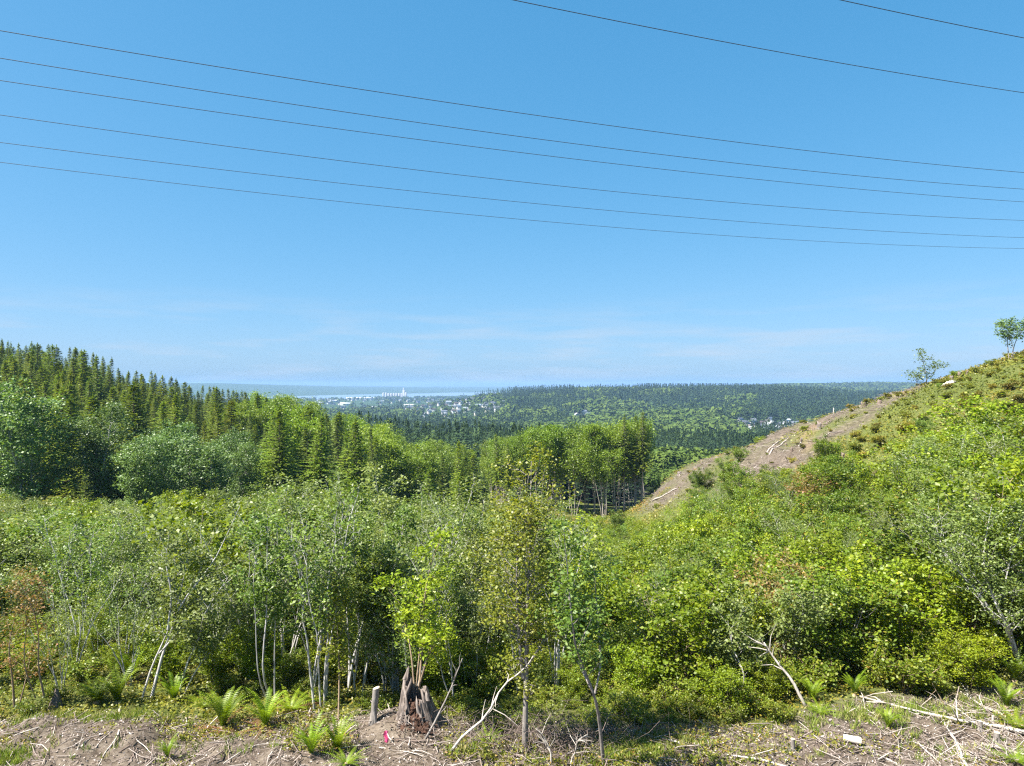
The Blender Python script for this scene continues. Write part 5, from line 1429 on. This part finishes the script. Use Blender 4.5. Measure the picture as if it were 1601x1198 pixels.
dead_branch('dead_branch', [(604, 1150), (612, 1162), (624, 1174)], 0.02, "short pale stick pointing from the stump's mound toward the camera", twigs=1, seed=16)
dead_branch('dead_shrub', [(862, 1200), (861, 1172), (850, 1150), (838, 1138)], 0.03, "small dead bleached shrub at the bottom under the birch", 'dead shrub', twigs=9, seed=17, lift=(0, 0.1, 0.2, 0.2), tw_len=0.6)
dead_branch('dead_shrub', [(892, 1200), (899, 1175), (902, 1160), (917, 1150)], 0.028, "dead twiggy shrub next to the bleached one at the bottom", 'dead shrub', twigs=10, seed=18, lift=(0, 0.1, 0.1, 0.2), tw_len=0.6)
dead_branch('dead_branch', [(1435, 1164), (1450, 1180), (1468, 1196)], 0.03, "short thick stick on the slash below the small dark fern", twigs=2, seed=19)
dead_branch('dead_branch', [(1605, 1186), (1560, 1172), (1500, 1160)], 0.028, "long thin stick running below the thick grey stub", twigs=6, seed=20)
dead_branch('dead_branch', [(1418, 1204), (1390, 1192), (1358, 1178)], 0.03, "curved pale branch at the bottom near the white log", twigs=4, seed=21)
dead_branch('dead_branch', [(1072, 1062), (1052, 1080), (1020, 1102), (985, 1118)], 0.03, "bare forked branch reaching out of the dark bushes above the birch pole", twigs=7, seed=22, lift=(0.0, -0.1, -0.3, -0.5))
dead_branch('dead_branch', [(1480, 1108), (1470, 1090), (1459, 1068)], 0.025, "upright brown dead stem among the yellow-green bushes", twigs=2, seed=23, lift=(0, 0.1, 0.2), mat='brownstem')
dead_branch('dead_branch', [(1575, 1190), (1570, 1165), (1574, 1145)], 0.02, "thin twig standing in the slash beside the thick stub", twigs=4, seed=24, lift=(0, 0.1, 0.1))

def white_log():
    a, b = hit(1318, 1160), hit(1346, 1170)
    r0 = 5.5 * a[1] / FPX
    P = np.array([a, b]); P[:, 2] = max(a[2], b[2]) + r0 * 0.85
    root = link('cut_log', None, loc=P[0])
    A = Acc(); Q = spline(P - P[0], 6); tube(A, Q, r0 * np.array([1.0, 1.02, 0.98, 1, 1.03, 1.0]), 14)
    link('bark', A.mesh('log_bark', M['whitelog'], True), root)
    ax = unit(P[1] - P[0])
    for c, s in ((Q[0], -1), (Q[-1], 1)):
        T = Acc(); B = unit(np.cross(ax, [0.31, 0.17, 0.93])); Cc = np.cross(ax, B)
        ang = np.arange(14) * 2 * math.pi / 14
        V = np.concatenate([c + r0 * 1.0 * (np.cos(ang)[:, None] * B + np.sin(ang)[:, None] * Cc), [c + ax * s * 0.004]])
        T.add(V, None, [(k, (k + 1) % 14, 14) for k in range(14)])
        link('cut_face', T.mesh('log_end', M['cutwood']), root)
    tag(root, "short cut white log lying on the bare ground", 'log')
white_log()

def ribbon():
    b = hit(604, 1166)
    A = Acc(); r = np.random.default_rng(4)
    nx, nz = 5, 8
    V = [((i / 4 - 0.5) * 0.11 + 0.02 * math.sin(k), 0.025 * math.sin(i * 1.7 + k * 0.9), k / 7 * 0.33) for k in range(nz) for i in range(nx)]
    A.add(V, [(k * nx + i, k * nx + i + 1, (k + 1) * nx + i + 1, (k + 1) * nx + i) for k in range(nz - 1) for i in range(nx - 1)])
    root = link('survey_flag', None, loc=b)
    o = link('ribbon', A.mesh('ribbon', M['pink'], True), root); o.location = (0.0, -0.03, 0.10)
    S = Acc(); tube(S, np.array([[0, 0, -0.15], [0.01, 0, 0.2], [0.0, 0, 0.46]]), 0.006, 5); link('stake', S.mesh('stake', M['deadwood']), root)
    tag(root, "bright pink ribbon on a thin stake below the broken stump", 'flag')
ribbon()

# ------------------------------------------------------------------ the logged spur: small stumps, logs, a post
def spur():
    r = np.random.default_rng(50)
    items = [(1350, 634, 0.55, 0.9, "dark stump on the spur's skyline"), (1318, 716, 0.35, 0.9, "dark upright stump in the brush under the spur's skyline"), (1062, 740, 0.6, 0.9, "splintered reddish stump at the low end of the spur"), (1098, 732, 0.5, 0.6, "brown stump above the splintered one"),
             (1281, 668, 0.4, 1.1, "reddish stump at the top of the orange clay bank"), (1229, 695, 0.22, 0.6, "tiny dark stump on the bare face, beside two long logs"), (1238, 702, 0.22, 0.6, "tiny dark stump below its twin on the bare face"), (1252, 690, 0.2, 0.9, "thin dark snag stub on the bare face near the clay"),
             (1500, 586, 0.3, 0.9, "dark stub on the skyline beside the white slab"), (1512, 582, 0.25, 0.7, "dark stub on the skyline, second from the white slab"), (1488, 590, 0.4, 0.7, "reddish stump just behind the white slab"), (1375, 628, 0.4, 0.6, "grey stump half buried in slash on the spur")]
    for px, py, R, h, label in items:
        b = hit(px, py + 4, 60, 150)
        if b[1] > 140 or b[1] < 61: b = np.array([X(px, 90), 90.0, gz(X(px, 90), 90)])
        R *= 0.62; h *= 0.85
        A = Acc(); n, m = 11, 5
        th = np.arange(n) * 2 * math.pi / n; t = np.linspace(0, 1, m)[:, None]
        Hh = h * (1 + r.normal(0, 0.16, n))
        Rr = R * (1.35 - 0.45 * t ** 0.5) * (1 + r.normal(0, 0.08, (m, n)))
        V = np.stack([Rr * np.cos(th), Rr * np.sin(th), t * Hh - 0.15], -1).reshape(-1, 3)
        i = np.arange(m - 1)[:, None] * n; j = np.arange(n)[None]; j2 = (j + 1) % n
        A.add(np.concatenate([V, [[0, 0, h * 0.85]]]), np.stack([i + j, i + j2, i + n + j2, i + n + j], -1).reshape(-1, 4), [((m - 1) * n + k, (m - 1) * n + (k + 1) % n, m * n) for k in range(n)])
        tag(link('logged_stump', A.mesh('logged_stump', M['stumpwood'] if 'red' in label else M['conbark']), None, b), label, 'stump', 'stumps on the logged spur')
    def log(pa, pb, r0, label, mat='standbark'):
        a, b = hit(*pa, 60, 150), hit(*pb, 60, 150)
        P = spline(np.array([a, (a + b) / 2, b]), 8)
        P[:, 2] = ground(P[:, 0], P[:, 1]) + r0 * 0.9
        A = Acc(); tube(A, P - P[0], r0 * np.linspace(1, 0.7, 8), 7, cap=True)
        tag(link('slash_log', A.mesh('slash_log', M[mat], True), None, P[0]), label, 'log', 'logs on the logged spur')
    log((1203, 714), (1233, 686), 0.11, "long bleached log on the bare face, upper of two side by side")
    log((1199, 710), (1226, 687), 0.10, "long bleached log on the bare face, lower of two side by side")
    log((1249, 700), (1254, 688), 0.12, "short pale log beside the orange clay bank")
    log((1020, 785), (1058, 766), 0.14, "pale log lying in the shade at the low end of the spur")
    b = hit(1303, 652, 60, 150)
    A = Acc(); tube(A, np.array([[0, 0, -0.3], [0, 0, 0.5], [0.03, 0, 1.1]]), np.array([0.07, 0.06, 0.05]), 8, cap=True)
    tag(link('pale_snag', A.mesh('pale_snag', M['deadwood']), None, b), "pale upright snag standing on the spur's skyline", 'snag')
    b = hit(1482, 603, 60, 150)
    S = Acc(); q = np.random.default_rng(2)
    n, m = 9, 6; ph = np.linspace(0.1, math.pi - 0.1, m)[:, None]; th = (np.arange(n) * 2 * math.pi / n)[None]
    rr = 1 + q.normal(0, 0.16, (m, n))
    P = np.stack([0.8 * rr * np.sin(ph) * np.cos(th), 0.6 * rr * np.sin(ph) * np.sin(th), 0.35 * rr * np.cos(ph) + 0.15 + 0.42 * np.sin(ph) * np.cos(th)], -1).reshape(-1, 3)
    i = np.arange(m - 1)[:, None] * n; j = np.arange(n)[None]; j2 = (j + 1) % n
    S.add(P, np.stack([i + j, i + j2, i + n + j2, i + n + j], -1).reshape(-1, 4))
    tag(link('white_rock', S.mesh('white_rock', M['whitelog']), None, b), "smooth white slab of rock on the hill's skyline", 'rock')
spur()

# ------------------------------------------------------------------ litter of twigs, chips and slash (uncountable)
def sticks(acc, r, C, ln_, rad, dirz=0.12, tint=None):
    n = len(C)
    a = r.uniform(0, 6.28, n)
    D = unit(np.stack([np.cos(a), np.sin(a), r.normal(0, dirz, n)], 1))
    S = unit(np.cross(D, np.array([0.05, 0.02, 1.0]))); U = np.cross(S, D)
    e0, e1 = C - D * ln_[:, None] / 2, C + D * ln_[:, None] / 2
    bend = U * (ln_ * r.normal(0, 0.05, n))[:, None] + S * (ln_ * r.normal(0, 0.08, n))[:, None]
    V = []
    for e, k, bb in ((e0, 1.0, 0), (C, 0.85, 1), (e1, 0.45, 0)):
        for q in range(3):
            an = q * 2.0944 + 0.5
            V.append(e + bend * bb + (S * math.cos(an) + U * math.sin(an)) * (rad * k)[:, None])
    V = np.stack(V, 1).reshape(-1, 3)
    b = (np.arange(n) * 9)[:, None]
    F = []
    for s in (0, 3):
        for q in range(3):
            F.append(np.concatenate([b + s + q, b + s + (q + 1) % 3, b + s + 3 + (q + 1) % 3, b + s + 3 + q], 1))
    t = r.random(n) if tint is None else tint
    acc.add(V, np.concatenate(F), None, np.repeat(t, 9))

def build_litter():
    r = np.random.default_rng(66)
    A = Acc()
    n = 7500
    px = r.uniform(-60, 1660, n); Y = r.uniform(17.8, 23.2, n)
    x = (px - CX) / FPX * Y
    k = bare_mask(x, Y) > r.uniform(0, 0.5, n); x, Y = x[k], Y[k]
    clump = fbm(x * 0.5, Y * 0.5, 12.0) > -0.12
    ln_ = np.where(r.random(len(x)) < 0.12, r.uniform(0.5, 1.3, len(x)), r.uniform(0.08, 0.4, len(x))) * np.where(clump, 1, 0.6)
    rad = np.clip(ln_ * 0.022, 0.004, 0.016) * r.uniform(0.7, 1.4, len(x))
    sticks(A, r, np.stack([x, Y, ground(x, Y) + rad + r.random(len(x)) * 0.05], 1), ln_, rad, 0.16, np.clip(r.random(len(x)) ** 0.8, 0, 1))
    # brush pile under the birch
    n = 1100
    x = X(860, 20.3) + r.normal(0, 1.5, n); Y = 20.9 + r.normal(0, 0.75, n)
    sticks(A, r, np.stack([x, Y, ground(x, Y) + np.abs(r.normal(0.1, 0.3, n))], 1), r.uniform(0.3, 1.1, n), r.uniform(0.004, 0.010, n), 0.6, r.random(n) * 0.6)
    # chips, clods and leaf litter
    n = 9000
    px = r.uniform(-60, 1660, n); Y = r.uniform(17.8, 23.0, n); x = (px - CX) / FPX * Y
    k = bare_mask(x, Y) > 0.2; x, Y = x[k], Y[k]
    rand_leaves(A, r, np.stack([x, Y, ground(x, Y) + 0.015 + 0.03 * r.random(len(x))], 1), 0.07, 0.045, r.random(len(x)), up=0.8, droop=0.0)
    # slash on the logged spur
    n = 15000
    px = r.uniform(985, 1490, n); Y = r.uniform(68, 136, n); x = (px - CX) / FPX * Y
    k = bare_mask(x, Y) > r.uniform(0.2, 0.7, n); x, Y = x[k], Y[k]
    ln_ = r.uniform(0.25, 1.2, len(x)) * np.where(r.random(len(x)) < 0.06, 2.4, 1); rad = np.clip(ln_ * 0.022, 0.012, 0.05)
    sticks(A, r, np.stack([x, Y, ground(x, Y) + rad + r.random(len(x)) * 0.12], 1), ln_, rad, 0.15, np.clip(r.normal(0.62, 0.35, len(x)), 0, 1))
    n = 220                                    # the heaviest slash, above the white log
    px = r.normal(1530, 70, n); Y = r.uniform(18.6, 22.6, n); x = (px - CX) / FPX * Y
    ln_ = r.uniform(0.4, 1.6, n); rad = np.clip(ln_ * 0.011, 0.005, 0.014)
    sticks(A, r, np.stack([x, Y, ground(x, Y) + rad + r.random(n) * 0.12], 1), ln_, rad, 0.2, np.clip(r.normal(0.85, 0.2, n), 0, 1))
    tag(link('slash_litter', A.mesh('slash_litter', M['litter'])), "scattered twigs, chips and slash covering the bare ground", 'litter', kind='stuff')
build_litter()
# ------------------------------------------------------------------ the air
def build_haze():
    m, nt, N, K = new_mat('haze_air')
    out = N.new("ShaderNodeOutputMaterial")
    v = N.new("ShaderNodeVolumePrincipled")
    v.inputs['Color'].default_value = (0.31, 0.51, 0.83, 1)
    v.inputs['Density'].default_value = 0.95e-4
    v.inputs['Anisotropy'].default_value = 0.0
    K(v.outputs[0], out.inputs['Volume'])
    x0, x1, y0, y1, z0, z1 = -27000, 27000, -300, 17000, -40, 160
    a = Acc()
    V = [(x, y, z) for z in (z0, z1) for y in (y0, y1) for x in (x0, x1)]
    a.add(V, [(0, 2, 3, 1), (4, 5, 7, 6), (0, 1, 5, 4), (2, 6, 7, 3), (0, 4, 6, 2), (1, 3, 7, 5)])
    tag(link('haze', a.mesh('haze', m)), None, None, kind='stuff')
build_haze()
